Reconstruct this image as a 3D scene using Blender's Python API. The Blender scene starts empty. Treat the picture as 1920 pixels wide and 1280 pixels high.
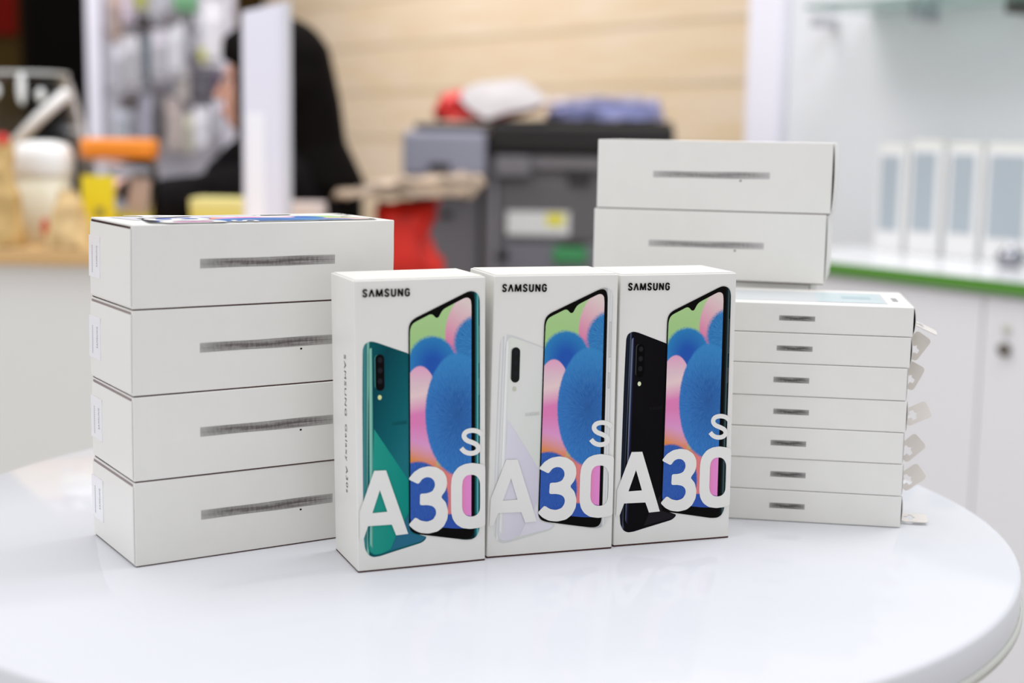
import bpy, bmesh, math, random
import numpy as np
from mathutils import Vector, Matrix
from mathutils.geometry import tessellate_polygon
R = math.radians
random.seed(7)

# ------------------------------------------------------------------ camera
TZ = 0.75                      # table top height
FPX, PITCH, ROLL, CH = 2706.69, 0.14221, -0.01679, 0.24737
CAMZ = TZ + CH
scene = bpy.context.scene
cam_data = bpy.data.cameras.new('camera')
cam = bpy.data.objects.new('camera', cam_data)
scene.collection.objects.link(cam)
scene.camera = cam
cam_data.sensor_width = 36.0
cam_data.lens = FPX / 1920 * 36.0
cam_data.clip_start = 0.02
cam.location = (0, 0, CAMZ)
_f = Vector((0, math.cos(PITCH), -math.sin(PITCH)))
_u = Vector((0, math.sin(PITCH), math.cos(PITCH)))
_r = Vector((1, 0, 0))
_cr, _sr = math.cos(ROLL), math.sin(ROLL)
# screen X = x*cr - y*sr ; screen Y = x*sr + y*cr
SX = _r * _cr - _u * _sr
SY = _r * _sr + _u * _cr
cam.rotation_euler = Matrix((SX, SY, -_f)).transposed().to_euler()
cam_data.dof.use_dof = True
cam_data.dof.focus_distance = 0.88
cam_data.dof.aperture_fstop = 4.1

# ------------------------------------------------------------------ world, light, exposure
world = bpy.data.worlds.new('world'); scene.world = world
world.use_nodes = True
bg = world.node_tree.nodes['Background']
bg.inputs[0].default_value = (0.975, 0.97, 1.0, 1)
bg.inputs[1].default_value = 0.75
scene.view_settings.view_transform = 'Standard'
scene.view_settings.look = 'None'
scene.view_settings.gamma = 1
scene.view_settings.use_curve_mapping = False
scene.view_settings.exposure = 0.04

def area(name, loc, size, power, target, col=(1, 1, 1)):
    l = bpy.data.lights.new(name, 'AREA'); l.shape = 'RECTANGLE'
    l.size, l.size_y = size; l.energy = power; l.color = col
    o = bpy.data.objects.new(name, l); scene.collection.objects.link(o)
    o.location = loc
    o.rotation_euler = (Vector(target) - Vector(loc)).to_track_quat('-Z', 'Y').to_euler()
    return o
area('overhead_area_light', (0.0, 1.0, 2.9), (1.6, 1.6), 16, (0, 1.0, 0), (0.95, 0.97, 1))
area('overhead_area_light', (-1.2, 2.7, 2.9), (1.6, 1.2), 34, (-1.0, 4.0, 1.0), (1, 0.98, 0.98))  # placed and tilted to brighten the display panel
area('overhead_area_light', (0.3, 3.4, 2.9), (1.4, 1.2), 12, (0.2, 4.2, 0.6), (1, 0.98, 0.95))
area('overhead_area_light', (-1.1, 5.0, 2.9), (1.6, 1.6), 42, (-1.0, 6.4, 1.0), (1, 0.96, 0.97))  # lamp added to brighten the far wooden wall
area('left_fill_light', (-2.6, -0.6, 1.6), (1.6, 2.0), 14, (-0.2, 0.9, 0.85), (0.95, 0.95, 1))  # unseen fill lamp added to brighten the left box ends
area('overhead_area_light', (1.0, 1.6, 2.9), (0.8, 1.2), 18, (1.1, 2.2, 0.6), (0.97, 0.98, 1))

# ------------------------------------------------------------------ pixel helpers
def ray(u, v):
    X, Y = u - 960.0, 640.0 - v
    return _f * FPX + SX * X + SY * Y
def at(u, v, Y):
    d = ray(u, v); return Vector((0, 0, CAMZ)) + d * (Y / d.y)
def ground(u, v, z):
    d = ray(u, v); return Vector((0, 0, CAMZ)) + d * ((z - CAMZ) / d.z)
def onplane(u, v, p0, n):
    d = ray(u, v); o = Vector((0, 0, CAMZ))
    return o + d * ((p0 - o).dot(n) / d.dot(n))

# ------------------------------------------------------------------ materials
MATS = {}
def srgb(c):
    return tuple(((x / 255) / 12.92 if x / 255 <= 0.04045 else ((x / 255 + 0.055) / 1.055) ** 2.4) for x in c)
def mat(name, col, rough=0.5, metal=0.0, spec=0.5, coat=0.0, trans=0.0, ior=1.45, noise=0.0, nscale=20, alpha=1.0, lin=False, bump=0.0, sheen=0.0):
    if name in MATS: return MATS[name]
    m = bpy.data.materials.new(name); m.use_nodes = True
    nt = m.node_tree; b = nt.nodes['Principled BSDF']
    c = tuple(col) if lin else srgb(col)
    b.inputs['Base Color'].default_value = (*c, 1)
    b.inputs['Roughness'].default_value = rough
    b.inputs['Metallic'].default_value = metal
    b.inputs['Specular IOR Level'].default_value = spec
    b.inputs['Coat Weight'].default_value = coat
    b.inputs['Transmission Weight'].default_value = trans
    b.inputs['IOR'].default_value = ior
    b.inputs['Alpha'].default_value = alpha
    b.inputs['Sheen Weight'].default_value = sheen
    if noise or bump:
        tc = nt.nodes.new('ShaderNodeTexCoord'); n = nt.nodes.new('ShaderNodeTexNoise')
        n.inputs['Scale'].default_value = nscale; n.inputs['Detail'].default_value = 5
        nt.links.new(tc.outputs['Object'], n.inputs['Vector'])
        if noise:
            r = nt.nodes.new('ShaderNodeValToRGB')
            r.color_ramp.elements[0].position = 0.3; r.color_ramp.elements[1].position = 0.7
            r.color_ramp.elements[0].color = (*[max(0, x * (1 - noise)) for x in c], 1)
            r.color_ramp.elements[1].color = (*[min(1, x * (1 + noise)) for x in c], 1)
            nt.links.new(n.outputs['Fac'], r.inputs[0]); nt.links.new(r.outputs[0], b.inputs['Base Color'])
        if bump:
            bp = nt.nodes.new('ShaderNodeBump'); bp.inputs['Strength'].default_value = bump
            bp.inputs['Distance'].default_value = 0.002
            nt.links.new(n.outputs['Fac'], bp.inputs['Height']); nt.links.new(bp.outputs[0], b.inputs['Normal'])
    MATS[name] = m
    return m

PAPER = mat('carton_white', (232, 231, 226), 0.42, spec=0.35, noise=0.012, nscale=60)
PAPERG = mat('carton_gloss', (236, 235, 230), 0.3, spec=0.3)
DARK = mat('carton_gap', (60, 34, 28), 0.9)
SEAM_DARK = mat('seam_dark_brown', (74, 46, 42), .9, spec=.1)  # dark colour of the slab added under cartons to deepen the seams
INK = mat('ink_black', (12, 9, 10), 0.6, spec=.06)
TABLE = mat('table_gloss_white', (221, 222, 226), 0.06, spec=0.13, ior=1.3)
WHITE = mat('white_laminate', (226, 226, 228), 0.35)
WHITEW = mat('white_laminate_warm', (224, 223, 219), 0.4)
BLACKM = mat('black_matte', (10, 7, 6), 0.9, spec=.1)
CLEAR = mat('clear_plastic', (246, 248, 248), 0.06, trans=1.0, ior=1.14)
CHROME = mat('chrome', (200, 200, 205), 0.15, metal=1.0)

# ------------------------------------------------------------------ mesh builder
COL = scene.collection
class MB:
    def __init__(s): s.v = []; s.f = []; s.sm = []; s.uv = None
    def add(s, vs, fs, smooth=False):
        k = len(s.v); s.v += [Vector(p) for p in vs]
        for f in fs: s.f.append(tuple(i + k for i in f)); s.sm.append(smooth)
        return s
    def hexa(s, c, bevel=0.0, seg=2):
        """c: 8 corners, index = x + 2*y + 4*z"""
        fs = [(0, 2, 3, 1), (4, 5, 7, 6), (0, 1, 5, 4), (2, 6, 7, 3), (0, 4, 6, 2), (1, 3, 7, 5)]
        if not bevel: return s.add(c, fs)
        bm = bmesh.new(); vs = [bm.verts.new(p) for p in c]
        for f in fs: bm.faces.new([vs[i] for i in f])
        bmesh.ops.recalc_face_normals(bm, faces=bm.faces)
        bmesh.ops.bevel(bm, geom=list(bm.edges), offset=bevel, segments=seg, profile=0.5, affect='EDGES')
        bm.verts.index_update()
        s.add([v.co.copy() for v in bm.verts], [tuple(v.index for v in f.verts) for f in bm.faces]); bm.free()
        return s
    def box(s, lo, hi, bevel=0.0, M=None, seg=2):
        c = [Vector((hi[0] if i & 1 else lo[0], hi[1] if i & 2 else lo[1], hi[2] if i & 4 else lo[2])) for i in range(8)]
        if M is not None: c = [M @ p for p in c]
        return s.hexa(c, bevel, seg)
    def lathe(s, prof, n=48, M=None, smooth=True, sq=0.0):
        """prof: list of (r, z). sq>0 gives a rounded square cross section."""
        vs = []; fs = []
        for r, z in prof:
            for i in range(n):
                a = 2 * math.pi * i / n
                k = 1.0
                if sq: k = (abs(math.cos(a)) ** sq + abs(math.sin(a)) ** sq) ** (-1 / sq)
                p = Vector((r * k * math.cos(a), r * k * math.sin(a), z))
                vs.append(M @ p if M is not None else p)
        m = len(prof)
        for j in range(m - 1):
            for i in range(n):
                fs.append((j * n + i, j * n + (i + 1) % n, (j + 1) * n + (i + 1) % n, (j + 1) * n + i))
        if prof[0][0] > 1e-6: fs.append(tuple(reversed(range(n))))
        if prof[-1][0] > 1e-6: fs.append(tuple((m - 1) * n + i for i in range(n)))
        return s.add(vs, fs, smooth)
    def tube(s, pts, rad, n=10, smooth=True):
        pts = [Vector(p) for p in pts]; rr = rad if isinstance(rad, (list, tuple)) else [rad] * len(pts)
        vs = []; fs = []; up = Vector((0.13, 0.21, 0.97)).normalized()
        for k, p in enumerate(pts):
            t = (pts[min(k + 1, len(pts) - 1)] - pts[max(k - 1, 0)]).normalized()
            a = t.cross(up)
            if a.length < 1e-3: a = t.cross(Vector((1, 0, 0)))
            a.normalize(); b = t.cross(a)
            for i in range(n):
                w = 2 * math.pi * i / n
                vs.append(p + (a * math.cos(w) + b * math.sin(w)) * rr[k])
        for j in range(len(pts) - 1):
            for i in range(n):
                fs.append((j * n + i, j * n + (i + 1) % n, (j + 1) * n + (i + 1) % n, (j + 1) * n + i))
        fs.append(tuple(reversed(range(n)))); fs.append(tuple((len(pts) - 1) * n + i for i in range(n)))
        return s.add(vs, fs, smooth)
    def ball(s, c, r, nu=20, nv=14, M=None):
        r = r if isinstance(r, (tuple, list)) else (r, r, r)
        vs = []; fs = []
        for j in range(1, nv):
            th = math.pi * j / nv
            for i in range(nu):
                ph = 2 * math.pi * i / nu
                p = Vector((r[0] * math.sin(th) * math.cos(ph), r[1] * math.sin(th) * math.sin(ph), r[2] * math.cos(th)))
                if M is not None: p = M @ p
                vs.append(Vector(c) + p)
        for k in (r[2], -r[2]):
            p = Vector((0, 0, k)); vs.append(Vector(c) + (M @ p if M is not None else p))
        T, B = len(vs) - 2, len(vs) - 1
        for j in range(nv - 2):
            for i in range(nu):
                fs.append((j * nu + i, (j + 1) * nu + i, (j + 1) * nu + (i + 1) % nu, j * nu + (i + 1) % nu))
        for i in range(nu):
            fs.append((T, i, (i + 1) % nu)); fs.append((B, (nv - 2) * nu + (i + 1) % nu, (nv - 2) * nu + i))
        return s.add(vs, fs, True)
    def build(s, name, m, parent=None, mods=None):
        me = bpy.data.meshes.new(name)
        inv = parent.matrix_basis.inverted() if parent is not None and parent.get('_w') else None
        vs = [(inv @ p) if inv is not None else p for p in s.v]
        me.from_pydata([tuple(p) for p in vs], [], s.f)
        me.polygons.foreach_set('use_smooth', s.sm)
        if s.uv is not None:
            l = me.uv_layers.new(name='art')
            for lp in me.loops: l.data[lp.index].uv = s.uv[lp.vertex_index]
        me.materials.append(m); me.update()
        o = bpy.data.objects.new(name, me); COL.objects.link(o)
        if parent is not None:
            o.parent = parent
        return o

def carton(c, t, g=.0005, bev=.0007):
    """white carton over a thin slab added to darken the seam below"""
    up = Vector((0, 0, g)); d = [p.copy() for p in c]
    for i in range(4): d[i] = d[i] + up
    MB().hexa(d, bev, 3).build('carton', PAPER, t)
    m = (c[0] + c[1] + c[2] + c[3]) / 4
    lo = [p.lerp(m, .006) for p in c[:4]]
    MB().hexa(lo + [p + up * 2.2 for p in lo]).build('seam_slab', SEAM_DARK if g > .0002 else PAPERG, t)

def tag(o, label=None, cat=None, group=None, kind=None):
    if label: o['label'] = label
    if cat: o['category'] = cat
    if group: o['group'] = group
    if kind: o['kind'] = kind
    return o
def thing(name, label, cat, loc=(0, 0, 0), rz=0.0, group=None):
    """An empty at the base; parts are built in its local coordinates."""
    o = bpy.data.objects.new(name, None); COL.objects.link(o)
    o.location = loc; o.rotation_euler = (0, 0, rz); o.empty_display_size = 0.03
    return tag(o, label, cat, group)
def struct(o): o['kind'] = 'structure'; return o
def local(o, p):
    return (Matrix.Translation(o.location) @ Matrix.Rotation(o.rotation_euler.z, 4, 'Z')).inverted() @ Vector(p)

# ------------------------------------------------------------------ table
TC = (-0.03156, 0.92185); TR = 0.3476
t = thing('round_table', 'round glossy white pedestal table under the phone boxes', 'table', (TC[0], TC[1], 0))
prof = [(0.0, TZ - 0.024), (TR - 0.004, TZ - 0.024), (TR, TZ - 0.0215), (TR + 0.0005, TZ - 0.018), (TR + 0.0005, TZ - 0.0025), (TR - 0.0007, TZ - 0.0007), (TR - 0.003, TZ), (0.0, TZ)]
MB().lathe(prof, 160).build('tabletop', TABLE, t)
prof = [(TR - 0.0005, TZ - 0.0235), (TR + 0.0022, TZ - 0.0235), (TR + 0.0022, TZ - 0.0190), (TR + 0.0003, TZ - 0.0185)]
MB().lathe(prof + [prof[0]], 160).build('edge_rim', mat('table_rim', (205, 206, 198), 0.25), t)
MB().lathe([(0.04, 0.02), (0.035, 0.05), (0.03, 0.12), (0.03, 0.65), (0.04, 0.70), (0.12, 0.722), (0.12, TZ - 0.024)], 40).build('pedestal', mat('pedestal_white', (225, 225, 225), 0.3), t)
MB().lathe([(0.0, 0.0), (0.23, 0.0), (0.23, 0.008), (0.2, 0.016), (0.04, 0.03), (0.0, 0.03)], 64).build('base', mat('base_steel', (200, 200, 203), 0.3, metal=0.8), t)

# ------------------------------------------------------------------ front artwork (coordinates traced on the green-phone box, turned into face coordinates)
def homog(src, dst):
    A = []; b = []
    for (x, y), (u, v) in zip(src, dst):
        A.append([x, y, 1, 0, 0, 0, -u * x, -u * y]); b.append(u)
        A.append([0, 0, 0, x, y, 1, -v * x, -v * y]); b.append(v)
    h = np.linalg.solve(np.array(A, float), np.array(b, float))
    return np.append(h, 1).reshape(3, 3)
GQ = [(662.8, 526.5), (910.3, 518.5), (671.5, 1073.5), (909.8, 1049.6)]   # TL TR BL BR
HG = homog(GQ, [(0, 1), (1, 1), (0, 0), (1, 0)])
def face(px, py):
    q = HG @ np.array([px, py, 1.0]); return (q[0] / q[2], q[1] / q[2])
def c5(l): return [(650 + x / 4.922, 500 + y / 4.922) for x, y in l]
def c6(l): return [(650 + x / 4.0, 760 + y / 4.0) for x, y in l]
def chaikin(p, n=2, closed=True):
    for _ in range(n):
        q = []
        m = len(p)
        for i in range(m if closed else m - 1):
            a, b = p[i], p[(i + 1) % m]
            q.append((a[0] * .75 + b[0] * .25, a[1] * .75 + b[1] * .25)); q.append((a[0] * .25 + b[0] * .75, a[1] * .25 + b[1] * .75))
        if not closed: q = [p[0]] + q + [p[-1]]
        p = q
    return p
def ss(pts, cap=4.0, n=4):
    """rounds corners a little, keeping long straight runs straight"""
    out = []
    m = len(pts)
    for i in range(m):
        a, b, c = pts[i - 1], pts[i], pts[(i + 1) % m]
        la = math.hypot(a[0] - b[0], a[1] - b[1]); lc = math.hypot(c[0] - b[0], c[1] - b[1])
        d = min(la * 0.5, lc * 0.5, cap)
        p0 = (b[0] + (a[0] - b[0]) * d / la, b[1] + (a[1] - b[1]) * d / la)
        p2 = (b[0] + (c[0] - b[0]) * d / lc, b[1] + (c[1] - b[1]) * d / lc)
        for j in range(n + 1):
            t_ = j / n
            out.append(tuple((1 - t_) ** 2 * p0[k2] + 2 * t_ * (1 - t_) * b[k2] + t_ * t_ * p2[k2] for k2 in (0, 1)))
    res = []
    for p in out:
        if not res or math.hypot(p[0] - res[-1][0], p[1] - res[-1][1]) > 1e-4: res.append(p)
    if math.hypot(res[0][0] - res[-1][0], res[0][1] - res[-1][1]) < 1e-4: res.pop()
    return res
def ell_poly(cx, cy, rx, ry, n=24): return [(cx + rx * math.cos(2 * math.pi * i / n), cy + ry * math.sin(2 * math.pi * i / n)) for i in range(n)]
def capsule(p, q, r, n=8):
    a = math.atan2(q[1] - p[1], q[0] - p[0]); o = []
    for i in range(n + 1):
        w = a + math.pi / 2 + math.pi * i / n; o.append((p[0] + r * math.cos(w), p[1] + r * math.sin(w)))
    for i in range(n + 1):
        w = a - math.pi / 2 + math.pi * i / n; o.append((q[0] + r * math.cos(w), q[1] + r * math.sin(w)))
    return o
def stroke(pts, w):
    """outline of an open stroke with flat ends"""
    L = []; Rr = []
    for i, p in enumerate(pts):
        a = pts[max(0, i - 1)]; b = pts[min(len(pts) - 1, i + 1)]
        dx, dy = b[0] - a[0], b[1] - a[1]; l = math.hypot(dx, dy); nx, ny = -dy / l * w / 2, dx / l * w / 2
        L.append((p[0] + nx, p[1] + ny)); Rr.append((p[0] - nx, p[1] - ny))
    return L + Rr[::-1]

REAR = ss(c5([(146, 960), (148, 770), (160, 725), (190, 700), (225, 692), (275, 702), (350, 728), (575, 806)]) + [(767, 760), (772, 1000)] + c6([(600, 985), (588, 1008), (560, 1030), (340, 1100), (250, 1130), (200, 1138), (162, 1122), (137, 1075), (128, 1000), (122, 600), (118, 0)]))
REAR_IN = ss(c5([(205, 960), (207, 790), (215, 745), (240, 718), (280, 720), (350, 742), (575, 820)]) + [(767, 760), (772, 998)] + c6([(596, 985), (560, 1020), (340, 1088), (255, 1116), (205, 1122), (175, 1104), (160, 1070), (158, 1000), (156, 600), (160, 0)]))
FRONT = ss(c5([(568, 700), (568, 590), (574, 540), (595, 503), (632, 474), (700, 440), (1090, 243), (1125, 227), (1160, 225), (1192, 237), (1215, 262), (1225, 310), (1226, 420)]) + c6([(998, 0), (996, 900), (988, 950), (968, 985), (935, 1003), (885, 1006), (700, 985), (530, 966), (495, 955), (475, 935), (466, 905), (466, 400)]))
BEZEL = ss(c5([(568, 700), (568, 590), (574, 540), (595, 503), (632, 474), (700, 440), (1085, 247), (1120, 236), (1148, 240), (1168, 262), (1179, 310), (1180, 420)]) + c6([(960, 0), (957, 900), (950, 955), (935, 985), (905, 999), (860, 999), (700, 983), (530, 964), (495, 953), (475, 933), (466, 905), (466, 400)]))
SCREEN = ss(c5([(580, 700), (581, 600), (588, 560), (606, 527), (640, 505), (764, 441), (785, 441), (800, 452), (814, 469), (830, 474), (845, 467), (858, 444), (872, 415), (892, 392), (925, 372), (1065, 298), (1095, 284), (1125, 288), (1142, 308), (1148, 360)]) + c6([(933, 0), (932, 922), (800, 922), (700, 914), (560, 900), (490, 890), (478, 870), (475, 840), (475, 400)]))
FACET = c6([(204, 180), (460, 560), (466, 800), (370, 975), (330, 1075), (255, 1112), (210, 1118), (180, 1100), (165, 1060), (190, 700)])
FACET2 = c6([(462, 830), (374, 975), (330, 1082), (560, 1018), (592, 990), (480, 960)])
EDGELINE = ss([(690.5, 668), (692, 655), (696.5, 652), (697.5, 700), (699.5, 860), (699.5, 1030), (694, 1022), (692.5, 860)])
CAMERA = capsule(*c5([(303, 853), (306, 1108)]), 41 / 4.922)
CAMRIM = capsule(*c5([(290, 850), (292, 1100)]), 36 / 4.922)
LENS = [ell_poly(*c5([(306, y)])[0], 4.6, 5.4, 20) for y in (865, 960, 1060)]
FLASH = ell_poly(*c5([(303, 1210)])[0], 3.7, 4.6, 16)
STRIPE_A = c5([(172, 960), (173, 800), (185, 745), (205, 735), (208, 960)]) [::-1]
STRIPE_B = c5([(192, 960), (194, 790), (204, 750), (222, 740), (226, 960)])[::-1]
def band(x0, x1, y0, y1): return [(x0, y0), (x1, y0), (x1, y1), (x0, y1)]
BIG_A = [c6(l) for l in ([(246, 490), (292, 488), (458, 962), (368, 973), (335, 893), (302, 798), (245, 632)],
                         [(203, 492), (248, 490), (247, 632), (190, 808), (158, 905), (124, 1003), (95, 1006), (95, 800)],
                         [(188, 808), (304, 797), (336, 893), (156, 905)])]
BIG_3 = ss(c6([(458, 555), (500, 502), (550, 470), (610, 457), (672, 465), (722, 497), (746, 540), (750, 590), (738, 640), (703, 688), (740, 727), (757, 790), (752, 850), (725, 905), (680, 943), (612, 960), (550, 955), (502, 933), (460, 895), (512, 838), (552, 864), (600, 872), (645, 855), (668, 815), (665, 778), (640, 754), (600, 747), (545, 749), (547, 663), (600, 660), (640, 645), (660, 605), (655, 568), (630, 543), (595, 538), (562, 553), (535, 592)]))
# keep the two tips of the 3 sharp
BIG_0 = ss(c6([(778, 700), (778, 600), (783, 548), (797, 508), (832, 465), (880, 441), (935, 432), (1000, 440), (1036, 452), (1036, 900), (1000, 914), (925, 925), (862, 918), (817, 890), (791, 850), (779, 800)]))
HOLE_0 = ss(c6([(862, 700), (862, 600), (869, 556), (892, 528), (925, 520), (960, 523), (985, 545), (997, 580), (999, 700), (997, 775), (985, 808), (960, 828), (925, 834), (892, 826), (869, 800), (862, 765)]))
BIG_S = stroke(chaikin(c6([(1012, 222), (985, 196), (935, 187), (888, 200), (872, 232), (893, 264), (940, 280), (978, 298), (988, 330), (965, 356), (920, 363), (880, 350), (855, 322)]), 2, False), 36 / 4.0)
LOGO_BOX = c5([(145, 212), (577, 203), (577, 268), (145, 278)])
# the logotype: letters on a 0..1 cell, a crossbar-less A
LET = {
 'S': [[(.92, .76), (.82, .93), (.5, 1.0), (.17, .9), (.12, .7), (.3, .56), (.7, .44), (.9, .28), (.82, .08), (.5, 0), (.17, .07), (.07, .26)]],
 'V': [[(.02, -.04), (.5, 1.0)], [(.5, 1.0), (.98, -.04)]],
 'M': [[(.04, -.04), (.12, 1.04)], [(.12, 1.02), (.5, .0)], [(.5, .0), (.88, 1.02)], [(.88, 1.04), (.96, -.04)]],
 'U': [[(.1, 1.05), (.1, .25), (.2, .06), (.5, 0), (.8, .06), (.9, .25), (.9, 1.05)]],
 'N': [[(.1, -.04), (.1, 1.04)], [(.1, 1.02), (.9, -.02)], [(.9, -.04), (.9, 1.04)]],
 'G': [[(.9, .74), (.8, .93), (.5, 1.0), (.2, .93), (.1, .7), (.1, .3), (.2, .07), (.5, 0), (.8, .07), (.9, .25), (.9, .5), (.55, .5)]],
}
def logo_polys():
    x = 0; out = []; W = {'S': .62, 'V': .68, 'M': .92, 'U': .66, 'N': .7, 'G': .66}
    tot = sum(W[c] for c in 'SVMSUNG') + .30 * 6
    for c in 'SVMSUNG':
        for st in LET[c]:
            p = [(x + q[0] * W[c], q[1]) for q in st]
            if len(p) > 2: p = chaikin(p, 2, False)
            out.append([(a / tot, b) for a, b in stroke(p, .24)])
        x += W[c] + .30
    return out
LOGO = []
for poly in logo_polys():
    q = []
    for a, b in poly:
        TL, TRr, BR, BL = LOGO_BOX
        x = (TL[0] * (1 - a) + TRr[0] * a) * b + (BL[0] * (1 - a) + BR[0] * a) * (1 - b)
        y = (TL[1] * (1 - a) + TRr[1] * a) * b + (BL[1] * (1 - a) + BR[1] * a) * (1 - b)
        q.append((x, y))
    LOGO.append(q)

def decal(polys, quad, n, off, holes=None, uv=False, px=True):
    """polys in traced pixels (px) or face units -> flat ink on the face quad (BL,BR,TL,TR)."""
    mb = MB(); uvs = []
    for k, poly in enumerate(polys):
        loops = [poly] + ([holes[k]] if holes and holes[k] else [])
        flat = [p for l in loops for p in l]
        tri = tessellate_polygon([[Vector((x, y, 0)) for x, y in l] for l in loops])
        vs = []
        for x, y in flat:
            s, t_ = face(x, y) if px else (x, y)
            s = min(max(s, 0.004), 0.996)
            p = quad[0] * (1 - s) * (1 - t_) + quad[1] * s * (1 - t_) + quad[2] * (1 - s) * t_ + quad[3] * s * t_
            vs.append(p + n * (off + k * 2e-6))
            uvs.append((((x - 600) * 2.098) / 1000, ((y - 480) * 2.098) / 1000))
        fs = []
        for a, b, c in tri:
            nn = (vs[b] - vs[a]).cross(vs[c] - vs[a])
            fs.append((a, b, c) if nn.dot(n) > 0 else (a, c, b))
        mb.add(vs, fs)
    if uv: mb.uv = uvs
    return mb

# screen picture material
class NG:
    def __init__(s, m): s.t = m.node_tree
    def n(s, typ, **kw):
        x = s.t.nodes.new(typ)
        for k, v in kw.items(): setattr(x, k, v)
        return x
    def l(s, a, b): s.t.links.new(a, b)
    def m(s, op, a, b=None, c=None, clamp=False):
        x = s.n('ShaderNodeMath', operation=op, use_clamp=clamp)
        for i, v in enumerate((a, b, c)):
            if v is None: continue
            if isinstance(v, (int, float)): x.inputs[i].default_value = v
            else: s.l(v, x.inputs[i])
        return x.outputs[0]
    def mix(s, f, a, b):
        x = s.n('ShaderNodeMix', data_type='RGBA')
        if isinstance(f, (int, float)): x.inputs[0].default_value = f
        else: s.l(f, x.inputs[0])
        for i, v in ((6, a), (7, b)):
            if isinstance(v, tuple): x.inputs[i].default_value = (*srgb(v), 1)
            else: s.l(v, x.inputs[i])
        return x.outputs[2]
def screen_material():
    m = bpy.data.materials.new('printed_wallpaper'); m.use_nodes = True
    g = NG(m); b = m.node_tree.nodes['Principled BSDF']
    b.inputs['Roughness'].default_value = .4; b.inputs['Specular IOR Level'].default_value = .08
    uv = g.n('ShaderNodeUVMap', uv_map='art'); sep = g.n('ShaderNodeSeparateXYZ'); g.l(uv.outputs[0], sep.inputs[0])
    X, Y = sep.outputs[0], sep.outputs[1]
    no = g.n('ShaderNodeTexNoise'); no.inputs['Scale'].default_value = 160; no.inputs['Detail'].default_value = 4; g.l(uv.outputs[0], no.inputs['Vector'])
    fine = g.m('SUBTRACT', no.outputs['Fac'], .5)
    def rad(cx, cy, rx, ry, ang=0, fuzz=0.0):
        dx = g.m('SUBTRACT', X, cx / 1000); dy = g.m('SUBTRACT', Y, cy / 1000)
        c, s_ = math.cos(R(ang)), math.sin(R(ang))
        a = g.m('ADD', g.m('MULTIPLY', dx, c / (rx / 1000)), g.m('MULTIPLY', dy, s_ / (rx / 1000)))
        e = g.m('ADD', g.m('MULTIPLY', dx, -s_ / (ry / 1000)), g.m('MULTIPLY', dy, c / (ry / 1000)))
        r = g.m('SQRT', g.m('ADD', g.m('MULTIPLY', a, a), g.m('MULTIPLY', e, e)))
        if fuzz: r = g.m('ADD', r, g.m('MULTIPLY', fine, fuzz))
        return r, a, e
    def mask(r, soft):
        return g.m('DIVIDE', g.m('SUBTRACT', 1 + soft / 2, r), soft, clamp=True)
    def ramp(v, lo, hi):
        return g.m('DIVIDE', g.m('SUBTRACT', v, lo), hi - lo, clamp=True)
    def fur(cx, cy):
        # radial hairs around a point
        dx = g.m('SUBTRACT', X, cx / 1000); dy = g.m('SUBTRACT', Y, cy / 1000)
        an = g.m('ARCTAN2', dy, dx); rr = g.m('SQRT', g.m('ADD', g.m('MULTIPLY', dx, dx), g.m('MULTIPLY', dy, dy)))
        cb = g.n('ShaderNodeCombineXYZ'); g.l(g.m('MULTIPLY', an, 26), cb.inputs[0]); g.l(g.m('MULTIPLY', rr, 34), cb.inputs[1])
        t_ = g.n('ShaderNodeTexNoise'); t_.inputs['Scale'].default_value = 1.0; t_.inputs['Detail'].default_value = 5; t_.inputs['Roughness'].default_value = .7
        g.l(cb.outputs[0], t_.inputs['Vector'])
        return ramp(t_.outputs['Fac'], .3, .7)
    col = g.mix(ramp(Y, .18, .45), (178, 212, 148), (158, 203, 130))
    # pale petal top right
    r, a, e = rad(592, 262, 92, 150, 22)
    pc = g.mix(ramp(g.m('SUBTRACT', Y, g.m('MULTIPLY', X, .6)), -.16, .06), (232, 212, 208), (226, 122, 166))
    col = g.mix(mask(r, .06), col, pc)
    # right blue ball
    r, a, e = rad(625, 345, 100, 112, 0, .2)
    bc = g.mix(fur(625, 345), (38, 98, 170), (70, 150, 205))
    col = g.mix(mask(r, .16), col, bc)
    # back blue ball
    r, a, e = rad(440, 425, 96, 108, 0, .16)
    bc = g.mix(ramp(r, .25, 1.0), (40, 84, 172), (52, 140, 190))
    bc = g.mix(g.m('MULTIPLY', fur(440, 430), .45), bc, (36, 100, 190))
    col = g.mix(mask(r, .12), col, bc)
    # pink balloon left
    r, a, e = rad(392, 665, 84, 232, 0)
    pc = g.mix(ramp(Y, .44, .50), (232, 170, 200), (228, 196, 204))
    pc = g.mix(ramp(g.m('ADD', Y, g.m('MULTIPLY', X, .25)), .60, .64), pc, (236, 208, 208))
    pc = g.mix(ramp(g.m('ADD', Y, g.m('MULTIPLY', X, .2)), .625, .70), pc, (226, 130, 184))
    pc = g.mix(ramp(Y, .66, .76), pc, (222, 160, 206))
    pc = g.mix(ramp(g.m('SUBTRACT', Y, g.m('MULTIPLY', X, .35)), .60, .68), pc, (226, 142, 62))
    col = g.mix(mask(r, .03), col, pc)
    # lower right pink
    low = g.mix(ramp(X, .49, .58), (228, 128, 104), (232, 142, 206))
    col = g.mix(ramp(Y, .80, .84), col, low)
    # lower blue balls
    r, a, e = rad(385, 960, 118, 150, 0, .06)
    bc = g.mix(fur(385, 960), (34, 76, 156), (66, 106, 188))
    col = g.mix(mask(r, .06), col, bc)
    r, a, e = rad(520, 1130, 190, 116, 0, .04)
    col = g.mix(mask(r, .05), col, (50, 86, 172))
    # big furry ball
    r, a, e = rad(540, 622, 128, 240, 0, .06)
    bc = g.mix(ramp(r, .0, .95), (20, 66, 142), (44, 110, 186))
    f = fur(548, 645)
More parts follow.
